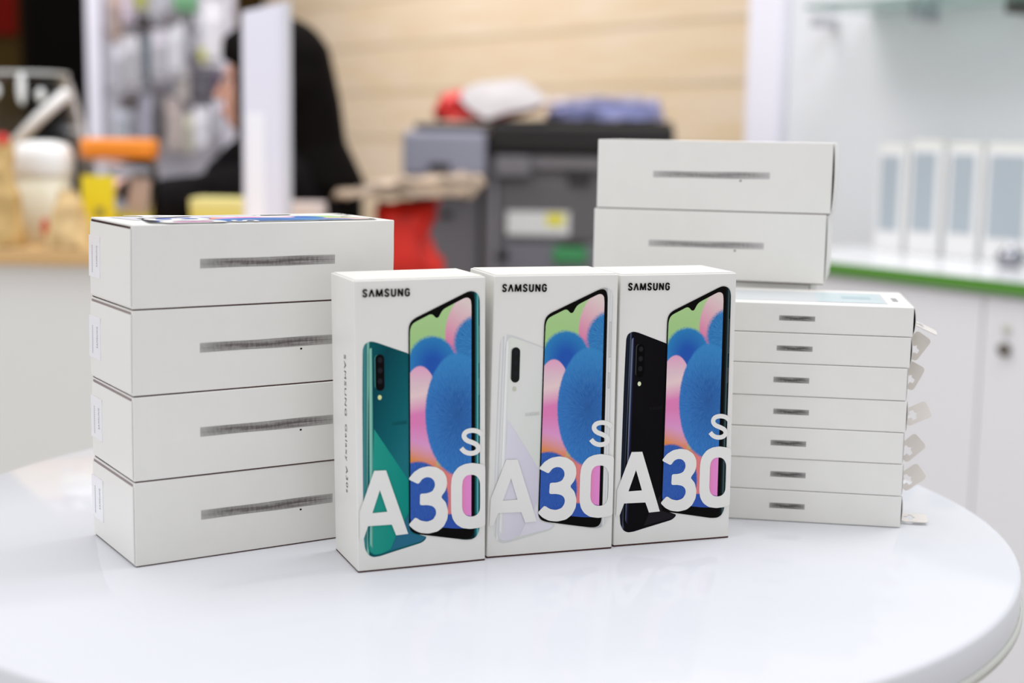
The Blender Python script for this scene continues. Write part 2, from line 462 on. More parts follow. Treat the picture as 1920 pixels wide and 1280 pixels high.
    bc = g.mix(g.m('MULTIPLY', f, .5), bc, (84, 148, 204))
    bc = g.mix(g.m('MULTIPLY', ramp(Y, .55, .38), .6), bc, (64, 150, 204))
    col = g.mix(mask(r, .05), col, bc)
    g.l(col, b.inputs['Base Color'])
    return m
SCREEN_M = screen_material()
def grad_mat(name, stops, axis='X', lo=0, hi=1, rough=.35):
    m = bpy.data.materials.new(name); m.use_nodes = True; g = NG(m); b = m.node_tree.nodes['Principled BSDF']
    b.inputs['Roughness'].default_value = rough; b.inputs['Specular IOR Level'].default_value = .06
    uv = g.n('ShaderNodeUVMap', uv_map='art'); sep = g.n('ShaderNodeSeparateXYZ'); g.l(uv.outputs[0], sep.inputs[0])
    v = {'X': sep.outputs[0], 'Y': sep.outputs[1]}.get(axis)
    if axis == 'D': v = g.m('ADD', sep.outputs[0], g.m('MULTIPLY', sep.outputs[1], .35))
    v = g.m('DIVIDE', g.m('SUBTRACT', v, lo), hi - lo, clamp=True)
    r = g.n('ShaderNodeValToRGB'); el = r.color_ramp.elements
    el[0].position = stops[0][0]; el[0].color = (*srgb(stops[0][1]), 1); el[1].position = stops[-1][0]; el[1].color = (*srgb(stops[-1][1]), 1)
    for p, c in stops[1:-1]:
        x = el.new(p); x.color = (*srgb(c), 1)
    g.l(v, r.inputs[0]); g.l(r.outputs[0], b.inputs['Base Color'])
    return m
# back-of-phone looks: edge, body gradient, facet, facet2, frame of the front phone, rim
def looks(key):
    if key == 'green':
        return dict(edge=grad_mat('rear_edge_teal', [(0, (18, 62, 78)), (.35, (70, 150, 150)), (.55, (30, 96, 104)), (.75, (150, 205, 180)), (.9, (96, 170, 158)), (1, (10, 82, 88))], 'X', .166, .195),
                    body=grad_mat('rear_body_teal', [(0, (10, 92, 98)), (.3, (6, 70, 80)), (.7, (16, 96, 104)), (1, (30, 112, 122))], 'D', .30, .62),
                    facet=grad_mat('rear_facet_teal', [(0, (40, 152, 136)), (1, (14, 138, 126))], 'X', .2, .35),
                    facet2=mat('rear_low_teal', (44, 108, 136), .35, spec=.08), frame=grad_mat('frame_teal', [(0, (6, 30, 36)), (.4, (24, 104, 110)), (.65, (110, 190, 188)), (.8, (16, 88, 96)), (1, (10, 66, 74))], 'X', .604, .628),
                    rim=mat('camera_rim_teal', (52, 128, 124), .3), faint=mat('rear_mark_teal', (18, 88, 94), .4, spec=.06), line=mat('frame_line_teal', (96, 178, 172), .3), flash=mat('flash_cream', (214, 226, 160), .3), cam=INK, hi=grad_mat('edge_shine_teal', [(0, (20, 104, 108)), (.45, (150, 208, 186)), (1, (40, 130, 126))], 'X', .189, .209))
    if key == 'white':
        return dict(edge=grad_mat('rear_edge_pearl', [(0, (196, 197, 198)), (.3, (232, 232, 230)), (.55, (204, 205, 205)), (.75, (238, 238, 236)), (1, (214, 216, 214))], 'X', .166, .195),
                    body=grad_mat('rear_body_pearl', [(0, (226, 230, 216)), (.5, (226, 226, 222)), (1, (216, 220, 212))], 'D', .30, .62),
                    facet=grad_mat('rear_facet_pearl', [(0, (222, 220, 228)), (1, (208, 205, 218))], 'X', .2, .35),
                    facet2=mat('rear_low_pearl', (222, 220, 228), .35), frame=grad_mat('frame_pearl', [(0, (176, 178, 178)), (.35, (228, 228, 226)), (.6, (206, 208, 206)), (.8, (232, 232, 230)), (1, (190, 192, 192))], 'X', .604, .628),
                    rim=mat('camera_rim_pearl', (176, 178, 176), .3), faint=mat('rear_mark_pearl', (206, 206, 202), .4), line=mat('frame_line_pearl', (160, 162, 162), .3), flash=mat('flash_grey', (196, 200, 180), .3), cam=mat('camera_dark', (30, 32, 30), .4, spec=.06), hi=grad_mat('edge_shine_pearl', [(0, (198, 200, 200)), (.4, (244, 244, 242)), (1, (214, 216, 214))], 'X', .189, .209))
    return dict(edge=grad_mat('rear_edge_black', [(0, (12, 14, 18)), (.4, (26, 34, 52)), (.6, (12, 12, 16)), (.75, (86, 96, 116)), (.9, (30, 30, 60)), (1, (12, 10, 18))], 'X', .166, .195),
                body=grad_mat('rear_body_black', [(0, (14, 12, 18)), (1, (8, 6, 8))], 'D', .30, .62),
                facet=mat('rear_facet_black', (10, 9, 12), .35, spec=.06), facet2=mat('rear_low_black', (32, 28, 34), .35, spec=.06),
                frame=grad_mat('frame_black', [(0, (6, 8, 8)), (.4, (20, 34, 38)), (.62, (70, 96, 100)), (.8, (10, 18, 20)), (1, (8, 12, 14))], 'X', .604, .628),
                rim=mat('camera_rim_black', (46, 50, 56), .3), faint=mat('rear_mark_black', (26, 24, 26), .4, spec=.06), line=mat('frame_line_black', (86, 92, 96), .3), flash=mat('flash_pale', (222, 230, 190), .3), cam=mat('camera_black', (4, 4, 5), .4, spec=.06), hi=grad_mat('edge_shine_black', [(0, (14, 14, 22)), (.35, (120, 132, 156)), (.6, (36, 38, 72)), (1, (12, 10, 16))], 'X', .189, .209))
LOOK = {k: looks(k) for k in ('green', 'white', 'black')}
LETTER_W = mat('lettering_white', (233, 232, 227), .42, spec=.35)
INK2 = INK
def front_art(parent, quad, n, key):
    """Prints the cover picture on a face; quad = BL,BR,TL,TR in the parent's coordinates."""
    L = LOOK[key]; e = 6e-5
    D = lambda polys, off, holes=None, uv=True: decal(polys, quad, n, off * e, holes, uv)
    rear = D([REAR], 1).build('rear_phone_picture', L['edge'], parent)
    D([REAR_IN], 2).build('back_panel', L['body'], rear)
    D([FACET], 3).build('facet', L['facet'], rear); D([FACET2], 3).build('facet', L['facet2'], rear)
    D([CAMRIM], 4).build('camera_rim', L['rim'], rear)
    D([EDGELINE], 4).build('edge_highlight', L['hi'], rear)
    c = D([CAMERA], 5).build('camera_strip', L['cam'], rear)
    D(LENS, 6).build('lens', mat('lens_print', (30, 30, 36), .3, spec=.1), rear)
    D([FLASH], 5).build('flash', L['flash'], rear)
    mk = []
    for p in logo_polys():
        mk.append([(735 + a * 27, 798 - b * 6 - a * 2.5) for a, b in p])
    D(mk, 4).build('back_mark', L['faint'], rear)
    front = D([FRONT], 7).build('front_phone_picture', L['frame'], parent)
    D([BEZEL], 8).build('bezel', mat('bezel_black', (10, 8, 7), .4, spec=.06), front)
    D([SCREEN], 9).build('screen', SCREEN_M, front)
    bt = [c5([(1203, 550), (1220, 550), (1220, 890), (1203, 890)]), c5([(1200, 1035), (1218, 1035), (1218, 1185), (1200, 1185)])]
    for q in bt:
        inn = [(q[0][0] + .7, q[0][1] + .8), (q[1][0] - .7, q[1][1] + .8), (q[2][0] - .7, q[2][1] - .8), (q[3][0] + .7, q[3][1] - .8)]
        D([q], 8, [inn]).build('side_key', L['line'], front)
    D(BIG_A + [BIG_3], 11).build('model_lettering', LETTER_W, parent)['label'] = 'large white letters A30'
    D([BIG_0], 13, [HOLE_0]).build('model_digit', LETTER_W, parent)
    D([BIG_S], 12).build('model_suffix', LETTER_W, parent)
    D(LOGO, 11).build('brand_lettering', INK, parent)['label'] = 'black brand lettering SAMSUNG'

_tc = {}
def text_tris(txt):
    if txt in _tc: return _tc[txt]
    cu = bpy.data.curves.new('txt', 'FONT'); cu.body = txt; cu.resolution_u = 3; cu.size = 1.0; cu.space_character = 1.18
    o = bpy.data.objects.new('txt', cu); COL.objects.link(o)
    bpy.context.view_layer.update()
    me = o.evaluated_get(bpy.context.evaluated_depsgraph_get()).to_mesh()
    vs = [v.co.copy() for v in me.vertices]; fs = [tuple(p.vertices) for p in me.polygons]
    o.evaluated_get(bpy.context.evaluated_depsgraph_get()).to_mesh_clear()
    bpy.data.objects.remove(o); bpy.data.curves.remove(cu)
    x0 = min(v.x for v in vs); x1 = max(v.x for v in vs)
    _tc[txt] = ([( (v.x - x0) / (x1 - x0), v.y / .72) for v in vs], fs); return _tc[txt]
def text_mb(txt, origin, ux, uy, length, height, n, off=8e-5):
    vs, fs = text_tris(txt)
    P = [origin + ux * (a * length) + uy * (b * height) + n * off for a, b in vs]
    out = []
    for f in fs:
        nn = (P[f[1]] - P[f[0]]).cross(P[f[2]] - P[f[0]])
        out.append(f if nn.dot(n) > 0 else tuple(reversed(f)))
    return MB().add(P, out)

# ------------------------------------------------------------------ the three upright boxes
W, T, H = 0.07905, 0.04884, 0.166
def unit(a): return Vector((math.cos(a), math.sin(a), 0)), Vector((-math.sin(a), math.cos(a), 0))
def upright(key, ang, corners, label, y0, dt=0.0):
    """corners TL TR BL BR in pixels; the foot stands on the table."""
    BL = ground(*corners[2], TZ + 0.0002); BR = ground(*corners[3], TZ + 0.0002)
    TL = at(*corners[0], BL.y); TRr = at(*corners[1], BR.y)
    ux = (BR - BL).normalized(); uy = Vector((-ux.y, ux.x, 0))
    t = thing('phone_box', label, 'box', tuple((BL + BR) / 2 + uy * T / 2), math.atan2(ux.y, ux.x), 'upright phone boxes in the front row')
    L = [local(t, p) for p in (BL, BR, TL, TRr)]
    back = Vector((0, T, 0)); nn = Vector((0, -1, 0))
    top = [L[2], L[3]]
    c = [L[0], L[1], L[0] + back, L[1] + back, L[2], L[3], L[2] + back + Vector((0, 0, dt)), L[3] + back + Vector((0, 0, dt))]
    carton(c, t)
    nn = (L[1] - L[0]).cross(L[2] - L[0]).normalized()
    if nn.y > 0: nn = -nn
    front_art(t, L, nn, key)
    # closing flap on the top, a shade proud of the carton
    zt = [c[4], c[5], c[6], c[7]]
    def topq(a, b, dz): return zt[0] * (1 - a) * (1 - b) + zt[1] * a * (1 - b) + zt[2] * (1 - a) * b + zt[3] * a * b + Vector((0, 0, dz))
    MB().hexa([topq(a, b, dz) for dz in (0.0, 0.0006) for b in (0.03, 0.955) for a in (0.015, 0.985)], 0.0002, 1).build('top_flap', PAPERG, t)
    # lettering down the narrow left side
    nl = Vector((-1, 0, 0)); o = c[0].lerp(c[2], 0.46) ; o2 = c[4].lerp(c[6], 0.46)
    up = (o2 - o).normalized(); hgt = (o2 - o).length
    start = o + up * hgt * 0.735
    perp = (c[2] - c[0]).normalized()
    nl = perp.cross(up).normalized()
    if nl.x > 0: nl = -nl
    ln = hgt * 0.485
    text_mb('SAMSUNG', start, -up, -perp, ln * .44, .0042, nl).build('side_lettering', INK, t)
    text_mb('Galaxy A30s', start - up * ln * .50, -up, -perp, ln * .5, .0042, nl).build('side_lettering', INK, t)
    return t
upright('green', .425, GQ, 'upright white phone box printed with a teal phone, leftmost of the front row', 0)
upright('white', .345, [(927, 517), (1159.5, 513.8), (912.3, 1046), (1147, 1027.5)], 'upright white phone box printed with a pearl white phone, middle of the front row', 0)
upright('black', .378, [(1164, 515.7), (1381.2, 511.5), (1149.8, 1024.6), (1366, 1007.2)], 'upright white phone box printed with a black phone, rightmost of the front row', 0)

# ------------------------------------------------------------------ smudged strips
def smudge_material(name, dark, light):
    m = bpy.data.materials.new(name); m.use_nodes = True; g = NG(m); b = m.node_tree.nodes['Principled BSDF']
    b.inputs['Roughness'].default_value = .6
    uv = g.n('ShaderNodeUVMap', uv_map='art'); mp = g.n('ShaderNodeMapping'); g.l(uv.outputs[0], mp.inputs[0])
    mp.inputs['Scale'].default_value = (3.2, 9, 1)
    n1 = g.n('ShaderNodeTexNoise'); n1.inputs['Scale'].default_value = 1.0; n1.inputs['Detail'].default_value = 6; g.l(mp.outputs[0], n1.inputs['Vector'])
    mp2 = g.n('ShaderNodeMapping'); g.l(uv.outputs[0], mp2.inputs[0]); mp2.inputs['Scale'].default_value = (55, 1.2, 1)
    n2 = g.n('ShaderNodeTexNoise'); n2.inputs['Scale'].default_value = 1.0; g.l(mp2.outputs[0], n2.inputs['Vector'])
    sep = g.n('ShaderNodeSeparateXYZ'); g.l(uv.outputs[0], sep.inputs[0])
    mid = g.m('SUBTRACT', 1.0, g.m('ABSOLUTE', g.m('MULTIPLY', g.m('SUBTRACT', sep.outputs[1], .5), .9)))
    ends = g.m('MULTIPLY', g.m('MULTIPLY', sep.outputs[0], g.m('SUBTRACT', 1.0, sep.outputs[0])), 6, clamp=True)
    v = g.m('MULTIPLY', g.m('MULTIPLY', mid, g.m('ADD', .45, g.m('MULTIPLY', ends, .55))), g.m('ADD', g.m('MULTIPLY', n1.outputs['Fac'], 1.15), g.m('MULTIPLY', g.m('SUBTRACT', n2.outputs['Fac'], .5), .5)), clamp=True)
    v = g.m('DIVIDE', g.m('SUBTRACT', v, .1), .5, clamp=True)
    g.l(g.mix(v, light, dark), b.inputs['Base Color'])
    return m
SM_LEFT = smudge_material('smudge_dark', (92, 84, 84), (186, 184, 180))
SM_RIGHT = smudge_material('smudge_mid', (128, 126, 124), (200, 198, 196))
SM_SMALL = smudge_material('smudge_small', (64, 60, 58), (176, 174, 170))
def strip(pts, n, m, parent, off=8e-5):
    """pts: BL BR TL TR"""
    mb = MB(); N = 12; vs = []; uvs = []; fs = []
    for j in range(2):
        for i in range(N + 1):
            s = i / N; a = (pts[0] if j == 0 else pts[2]).lerp(pts[1] if j == 0 else pts[3], s)
            wob = (pts[2] - pts[0]) * ((.0 if m is SM_SMALL else .035) * math.sin(7 * s + 2 * j))* math.sin(math.pi * s)
            vs.append(a + wob + n * off); uvs.append((s, float(j)))
    for i in range(N):
        f = (i, i + 1, N + 2 + i, N + 1 + i)
        nn = (vs[f[1]] - vs[f[0]]).cross(vs[f[3]] - vs[f[0]])
        fs.append(f if nn.dot(n) > 0 else tuple(reversed(f)))
    mb.add(vs, fs); mb.uv = uvs
    return mb.build('smudged_strip', m, parent)

# ------------------------------------------------------------------ lying boxes
def lying(name, label, group, C, smudge, sm_mat, dot=None, seal=False, right_bulge=.0012, left_flap=False, art=None, left_bulge=0.0):
    """C: 8 world corners (x along the length, y back, z up)."""
    base = (C[0] + C[1] + C[2] + C[3]) / 4; base.z = min(C[i].z for i in range(4))
    ux = (C[1] - C[0])
    t = thing(name, label, 'box', tuple(base), math.atan2(ux.y, ux.x), group)
    c = [local(t, p) for p in C]
    carton(c, t, .00035 if sm_mat is not SM_SMALL else .0001, .0006)
    def fq(a, b): return c[0] * (1 - a) * (1 - b) + c[1] * a * (1 - b) + c[4] * (1 - a) * b + c[5] * a * b
    nn = (c[1] - c[0]).cross(c[4] - c[0]).normalized()
    if nn.y > 0: nn = -nn
    if smudge:
        a0, a1, b0, b1 = smudge[:4]; tilt = smudge[4] if len(smudge) > 4 else 0
        strip([fq(a0, b0), fq(a1, b0 + tilt), fq(a0, b1), fq(a1, b1 + tilt)], nn, sm_mat, t)
    if dot:
        a, b = dot; r = .0006
        cen = fq(a, b); e1 = (c[1] - c[0]).normalized(); e2 = (c[4] - c[0]).normalized()
        vs = [cen + (e1 * math.cos(w) * r * 1.2 + e2 * math.sin(w) * r) + nn * 8e-5 for w in [2 * math.pi * i / 10 for i in range(10)]]
        MB().add(vs, [tuple(range(10))]).build('ink_dot', INK, t)
    # right end: bulging tuck flap standing off a dark gap
    def rq(a, b): return c[1] * (1 - a) * (1 - b) + c[3] * a * (1 - b) + c[5] * (1 - a) * b + c[7] * a * b
    ex = Vector((1, 0, 0))
    if right_bulge:
        MB().hexa([rq(a, b) + ex * d for b in (.04, .96) for a in (.02, .98) for d in (-.0004, .0002)]).build('end_gap', DARK, t)
        N = 10; vs = []; fs = []
        for j in range(N + 1):
            for i in range(N + 1):
                a = .035 + .93 * i / N; b = .03 + .95 * j / N
                d = .0006 + right_bulge * math.sin(math.pi * j / N) ** .7 * (0.55 + .45 * math.sin(math.pi * i / N))
                vs.append(rq(a, b) + ex * d)
        for j in range(N):
            for i in range(N):
                k = j * (N + 1) + i; fs.append((k, k + 1, k + N + 2, k + N + 1))
        m = len(vs)
        vs += [v - ex * .0005 for v in vs]
        fs += [tuple(reversed([q + m for q in f])) for f in fs]
        rim = [i for i in range(N + 1)] + [j * (N + 1) + N for j in range(1, N + 1)] + [N * (N + 1) + i for i in range(N - 1, -1, -1)] + [j * (N + 1) for j in range(N - 1, 0, -1)]
        for i in range(len(rim)):
            a, b = rim[i], rim[(i + 1) % len(rim)]; fs.append((a, a + m, b + m, b))
        MB().add(vs, fs, False).build('end_flap', PAPERG, t)
    def lq(a, b): return c[0] * (1 - a) * (1 - b) + c[2] * a * (1 - b) + c[4] * (1 - a) * b + c[6] * a * b
    if left_flap:
        MB().hexa([lq(a, b) - ex * d for b in (.90, .978) for a in (.03, .97) for d in (.0003, -.0004)]).build('end_gap', DARK if art else mat('carton_gap_soft', (150, 138, 136), .8), t)
        mb = MB(); N = 8; P = []
        for s_, d in ((0, .0006), (1, .0002)):
            for b in (.035, .35, .65, .952):
                for a in (.010, .985): P.append(lq(a, b) - ex * (d + .0004 * (math.sin(math.pi * b)) * (1 - s_)))
        fs = []
        for j in range(3):
            k = 2 * j; fs += [(k, k + 1, k + 3, k + 2), (8 + k, 8 + k + 2, 8 + k + 3, 8 + k + 1), (k, k + 2, 8 + k + 2, 8 + k), (k + 1, 8 + k + 1, 8 + k + 3, k + 3)]
        fs += [(0, 8, 9, 1), (6, 7, 15, 14)]
        mb.add(P, fs); mb.build('end_flap', PAPERG, t)
    if seal:
        up = (lq(1, 1) - lq(1, 0)).normalized(); bk = (lq(1, 0) - lq(0, 0)).normalized()
        nl = Vector((-1, 0, 0))
        MB().hexa([lq(a, b) - ex * d for b in (.26, .78) for a in (.72, 1.0) for d in (.0013, .0009)]).build('seal_sticker', mat('seal_clear', (240, 240, 243), .15), t)
        s0 = lq(.78, .40) ; ln = (lq(1, 1) - lq(1, 0)).length * .26
        text_mb('SAMSUNG', s0 - ex * .0013, up, bk, ln, .0026, nl, 6e-5).build('seal_lettering', mat('ink_grey', (140, 140, 148), .5), t)
        mk = MB()
        for q_ in range(14):
            p_ = lq(.90, .32 + .025 * q_) - ex * .00137
            mk.add([p_, p_ + bk * .0018, p_ + bk * .0018 + up * .0007, p_ + up * .0007], [(0, 1, 2, 3)])
        mk.build('seal_print', mat('ink_light', (186, 186, 192), .5), t)
    if art:
        # cover picture on the top, its head at the right end
        q = [c[5], c[7], c[4], c[6]]           # face BL BR TL TR, the picture's up axis runs along -x
        q = [c[6], c[4], c[7], c[5]]
        front_art(t, q, Vector((0, 0, 1)), art)
    return t

# left stack of four, each corner found on the photographed edges
lean = .57743
# (near-left px, right-end px) per level from table up
BLp = ground(254.6, 1063.7, TZ + .0002)
def lstack(level, w=0.0, jitter=0.0):
    P = [(254.6, 1063.7), (251.5, 905.7), (249.0, 745.3), (248.0, 582.4), (247.2, 421.5)][level]
    p = at(P[0], P[1], BLp.y)
    return p
a_l = .5625
lvl = [lstack(i) for i in range(5)]
uxl, uyl = unit(a_l)
# right-end height from the photographed top edge
RT = None
LL = .1622
names_l = ['white phone box lying at the bottom of the left stack, resting on the table',
           'white phone box lying second from the bottom of the left stack',
           'white phone box lying third from the bottom of the left stack',
           'white phone box lying on top of the left stack, cover picture facing up']
zs = [p.z for p in lvl]
for k in range(4):
    z0, z1 = zs[k] + (.0002 if k else 0), zs[k + 1] - .0001
    da = [0.004, -.003, .002, 0][k]; ux_, uy_ = unit(a_l + da)
    p0 = Vector((lvl[k].x, lvl[k].y, 0)); p1 = Vector((lvl[k + 1].x, lvl[k + 1].y, 0))
    Lx = LL * [1.0, .998, 1.0, 1.0][k]
    Cc = []
    for z, p in ((z0, p0), (z1, p1)):
        for y in (0, 1):
            for x in (0, 1):
                Cc.append(p + ux_ * (Lx * x) + uy_ * (W * y) + Vector((0, 0, z)))
    lying('phone_box', names_l[k], 'lying phone boxes of the left stack', Cc, (.241, .757, .465, .58, .0), SM_LEFT,
          dot=None if k == 3 else (.627, .43), seal=True, left_flap=True, art='white' if k == 3 else None, right_bulge=.0016)

# right rear stack of five (three lower ones mostly hidden)
ar = -.25615
def rcorner(u, v, Y): return at(u, v, Y)
rl = [at(1119.5, 260.5, 1.05101), at(1115.5, 389.7, 1.05101)]
zt = [TZ + .0002]
Tt = [0.0488] * 3
for q in Tt: zt.append(zt[-1] + q)
# two visible ones: their heights from the photographed edges
zA = rl[1].z; zB = rl[0].z
zt += [zA, zB]
names_r = ['bottom phone box of the rear right stack, hidden behind the thin boxes',
           'second phone box up in the rear right stack, behind the thin boxes',
           'middle phone box of the rear right stack, under the two visible ones',
           'white phone box lying second from top of the tall rear right stack',
           'white phone box topmost on the tall rear right stack, end flap gaping']
for k in range(5):
    x0 = .05868 + (-.002 if k < 3 else (rl[1].x - .05868 - .0004 if k == 3 else rl[1].x - .05868 + .0012)); y0 = 1.05101 + (.006 if k < 3 else 0)
    ux_, uy_ = unit(ar + [0, .01, -.01, 0, .003][k])
    z0, z1 = zt[k] + .0001, zt[k + 1] - .0001
    Lx = [.158, .158, .158, .1652, .1660][k]
    Cc = [Vector((x0, y0, 0)) + ux_ * (Lx * x) + uy_ * (W * y) + Vector((0, 0, z)) for z in (z0, z1) for y in (0, 1) for x in (0, 1)]
    lying('phone_box', names_r[k], 'lying phone boxes of the rear right stack', Cc, (.245, .742, .465, .56, .012) if k > 2 else None, SM_RIGHT,
          dot=(.62, .445) if k > 2 else None, right_bulge=.0022 if k == 4 else .0010)

# seven thin boxes
t2 = .0205; q = (.25335, .90693); qa = -.15318; L2 = .118; W2 = .094
TAB = mat('hang_tab_plastic', (240, 234, 228), .3, trans=.2, ior=1.3)
rows = [(1689.5, 988), (1690, 930.5), (1694, 870.5), (1697, 811.5), (1702, 752.0), (1707.5, 690.5), (1711, 632.5), (1712, 576.3)]
ends = [rows[0][0], 1692, 1693.5, 1699.5, 1700.5, 1707.5, 1713]
tabs = [(-1.52, .0), (.62, .55), (.62, .62), (.35, .35), (.65, 1.0), (.45, 1.0), (-.55, -.6)]
ztab = [TZ + .0002]
for i in range(1, 8):
    ztab.append(at(*rows[i], q[1]).z)
nm = ['bottom', 'second from bottom', 'third from bottom', 'fourth from bottom', 'fifth from bottom', 'second from top', 'topmost']
for k in range(7):
    ux_, uy_ = unit(qa + random.uniform(-.006, .006))
    z0, z1 = ztab[k] + .0002, ztab[k + 1] - .0002
    p = at(ends[k], rows[k][1] - 29, q[1]); p.z = 0
    Cc = [p + ux_ * (L2 * (x - 1)) + uy_ * (W2 * y) + Vector((0, 0, z)) for z in (z0, z1) for y in (0, 1) for x in (0, 1)]
    t = lying('accessory_box', ('thin white accessory box, %s in the stack of seven with hang tabs' % nm[k]) if k < 6 else 'topmost thin white accessory box of the seven, grey picture on its lid', 'thin accessory boxes with hang tabs', Cc,
              (.290, .482, .41, .585, 0), SM_SMALL, right_bulge=[.0016, .0006, .0006, .0012, .0006, .0018, .0026][k])
    # hang tab: a thin plate with a euro hole, hinged to the right end near its front
    e_out = Vector((1, 0, 0)); hz = (z1 - z0)
    c_end = local(t, p) ; c_end.z = 0
    tw, hh = .0170, .0056
    ang, tip = tabs[k]
    hh = .0061; outer = ss([(0, -hh), (tw, -hh), (tw, hh), (0, hh)], .0028, 5)
    hole = ss([(.0015, -.0012), (.0045, -.0012), (.0045, -.0036), (.0075, -.0036), (.0075, -.001), (.0095, 0), (.0075, .001), (.0075, .0036), (.0045, .0036), (.0045, .0012), (.0015, .0012)], .0008, 2)
    loops = [outer, hole]; flat = outer + hole
    tri = tessellate_polygon([[Vector((x, y, 0)) for x, y in l] for l in loops])
    base = c_end + Vector((.0018, .022, hz * .5))
    if k == 0:   # lies almost flat near the table
        Mx = Matrix.Rotation(R(12), 3, 'X'); base = c_end + Vector((.0018, .016, .0028))
    elif k == 6:  # pointing out and down
        Mx = Matrix.Rotation(R(24), 3, 'Y') @ Matrix.Rotation(R(8), 3, 'X'); base = c_end + Vector((.0018, .022, hz * .38))
    else:
        rot = [0, 38, 44, 27, 64, 56][k]
        base = c_end + Vector((.0012, .022, hz * [0, .12, .02, .24, .26, .22][k]))
        Mx = Matrix.Rotation(R(-rot), 3, 'Y') @ Matrix.Rotation(R([0, 58, 60, 50, 62, 60][k]), 3, 'X')
    th = .0005; vs = []
    for zz in (-th / 2, th / 2):
        for x, y in flat: vs.append(base + Mx @ Vector((x, y, zz)))
    m_ = len(flat); fs = []
    for a, b, c in tri:
        fs.append((a + m_, b + m_, c + m_)); fs.append((c, b, a))
    o_ = 0
    for l in loops:
        for i in range(len(l)):
            a, b = o_ + i, o_ + (i + 1) % len(l); fs.append((a, b, b + m_, a + m_))
        o_ += len(l)
    MB().add(vs, fs).build('hang_tab', TAB, t)
    if k == 6:
        c = [local(t, P_) for P_ in Cc]
        def tq(a, b, d): return c[4] * (1 - a) * (1 - b) + c[5] * a * (1 - b) + c[6] * (1 - a) * b + c[7] * a * b + Vector((0, 0, d))
        def rect(a0, a1, b0, b1, d, name, m):
            MB().add([tq(a0, b0, d), tq(a1, b0, d), tq(a1, b1, d), tq(a0, b1, d)], [(0, 1, 2, 3)]).build(name, m, t)
        rect(.03, .875, .16, .80, 6e-5, 'lid_picture', mat('lid_picture_grey', (206, 210, 212), .3))
        rect(.50, .86, .20, .80, 12e-5, 'lid_picture_panel', mat('lid_picture_blue', (196, 212, 214), .3))
        rect(.64, .80, .42, .58, 18e-5, 'lid_picture_mark', mat('lid_picture_mark', (170, 196, 200), .3))
        rect(.915, .945, .34, .56, 8e-5, 'lid_mark', mat('lid_mark', (150, 150, 150), .4))

# ==================================================================== ROOM
floor = struct(MB().box((-6, -1.5, -.05), (5, 9.5, 0)).build('floor', mat('floor_grey', (190, 186, 180), .35, noise=.04, nscale=6)))
# wooden wall: planks run into the distance on the left
TH = R(35)
e1 = Vector((math.sin(TH), -math.cos(TH), 0)); e2 = Vector((math.cos(TH), math.sin(TH), 0))
def wood_material(name, light, mid, dark, plank, gap):
    m = bpy.data.materials.new(name); m.use_nodes = True; g = NG(m); b = m.node_tree.nodes['Principled BSDF']
    b.inputs['Roughness'].default_value = .45
    tc = g.n('ShaderNodeTexCoord'); sep = g.n('ShaderNodeSeparateXYZ'); g.l(tc.outputs['Object'], sep.inputs[0])
    zz = g.m('DIVIDE', sep.outputs[2], plank); fr = g.m('FRACT', zz); idx = g.m('FLOOR', zz)
    cb = g.n('ShaderNodeCombineXYZ'); g.l(g.m('ADD', g.m('MULTIPLY', sep.outputs[0], 1.3), g.m('MULTIPLY', idx, 7.3)), cb.inputs[0]); g.l(g.m('MULTIPLY', sep.outputs[2], 16), cb.inputs[2]); g.l(idx, cb.inputs[1])
    n = g.n('ShaderNodeTexNoise'); n.inputs['Scale'].default_value = 2.0; n.inputs['Detail'].default_value = 6; g.l(cb.outputs[0], n.inputs['Vector'])
    f = g.m('DIVIDE', g.m('SUBTRACT', n.outputs['Fac'], .3), .4, clamp=True)
    c = g.mix(f, mid, light)
    wn = g.n('ShaderNodeTexWhiteNoise', noise_dimensions='1D'); g.l(idx, wn.inputs['W'])
    c = g.mix(g.m('MULTIPLY', wn.outputs['Value'], .35), c, mid)
    ga = g.m('GREATER_THAN', g.m('ABSOLUTE', g.m('SUBTRACT', fr, .5)), .5 - gap / plank / 2)
    c = g.mix(ga, c, dark)
    g.l(c, b.inputs['Base Color'])
    return m
WOOD = wood_material('ash_planks', (228, 212, 194), (216, 192, 154), (192, 172, 142), .189, .016)
P0 = at(1412, 260, 4.3); P0.z = 0
w = bpy.data.objects.new('tmp', None)
def slanted(name, origin, length, z0, z1, thick, m, parent=None):
    """a wall slab: local x runs along -e1 (to the left, away), local y points behind"""
    mb = MB().box((0, 0, z0), (length, thick, z1))
    o = mb.build(name, m, parent)
    o.location = origin
    o.rotation_euler = (0, 0, math.atan2(-e1.y, -e1.x))
    # local +y must point away from the camera
    return o
wall = slanted('wall_wood', P0 + e1 * .5, 6.0, 0, 3.0, -.08, WOOD); wall.location.z = .028; struct(wall)
# dark side wall and doorway at the far left
struct(MB().box((-3.2, 6.9, 0), (-1.2, 7.0, 3)).build('wall_back', mat('wall_olive', (46, 34, 14), .9, spec=.05, noise=.05, nscale=3)))
pL = at(72, 100, 5.6); pR = at(190, 100, 5.6)
d = thing('door_1', None, None, ((pL.x + pR.x) / 2, 5.6, 0)); d['kind'] = 'structure'
for k in list(d.keys()):
    if k in ('label', 'category'): del d[k]
hw = (pR.x - pL.x) / 2 + .06
MB().box((-hw + .03, 0, 0), (hw, .05, 2.4), .003).build('door_panel', mat('door_black', (5, 3, 3), .9, spec=.05), d)
MB().box((-hw, -.01, 0), (-hw + .04, .06, 2.45), .003).build('door_frame', mat('door_frame_black', (8, 5, 4), .9, spec=.05), d)
MB().tube([(hw - .1, -.0, 1.0), (hw - .1, -.05, 1.0), (hw - .2, -.05, 1.0)], .009).build('door_handle', CHROME, d)
pa = at(-60, 60, 5.5); pb = at(14, 62, 5.5)
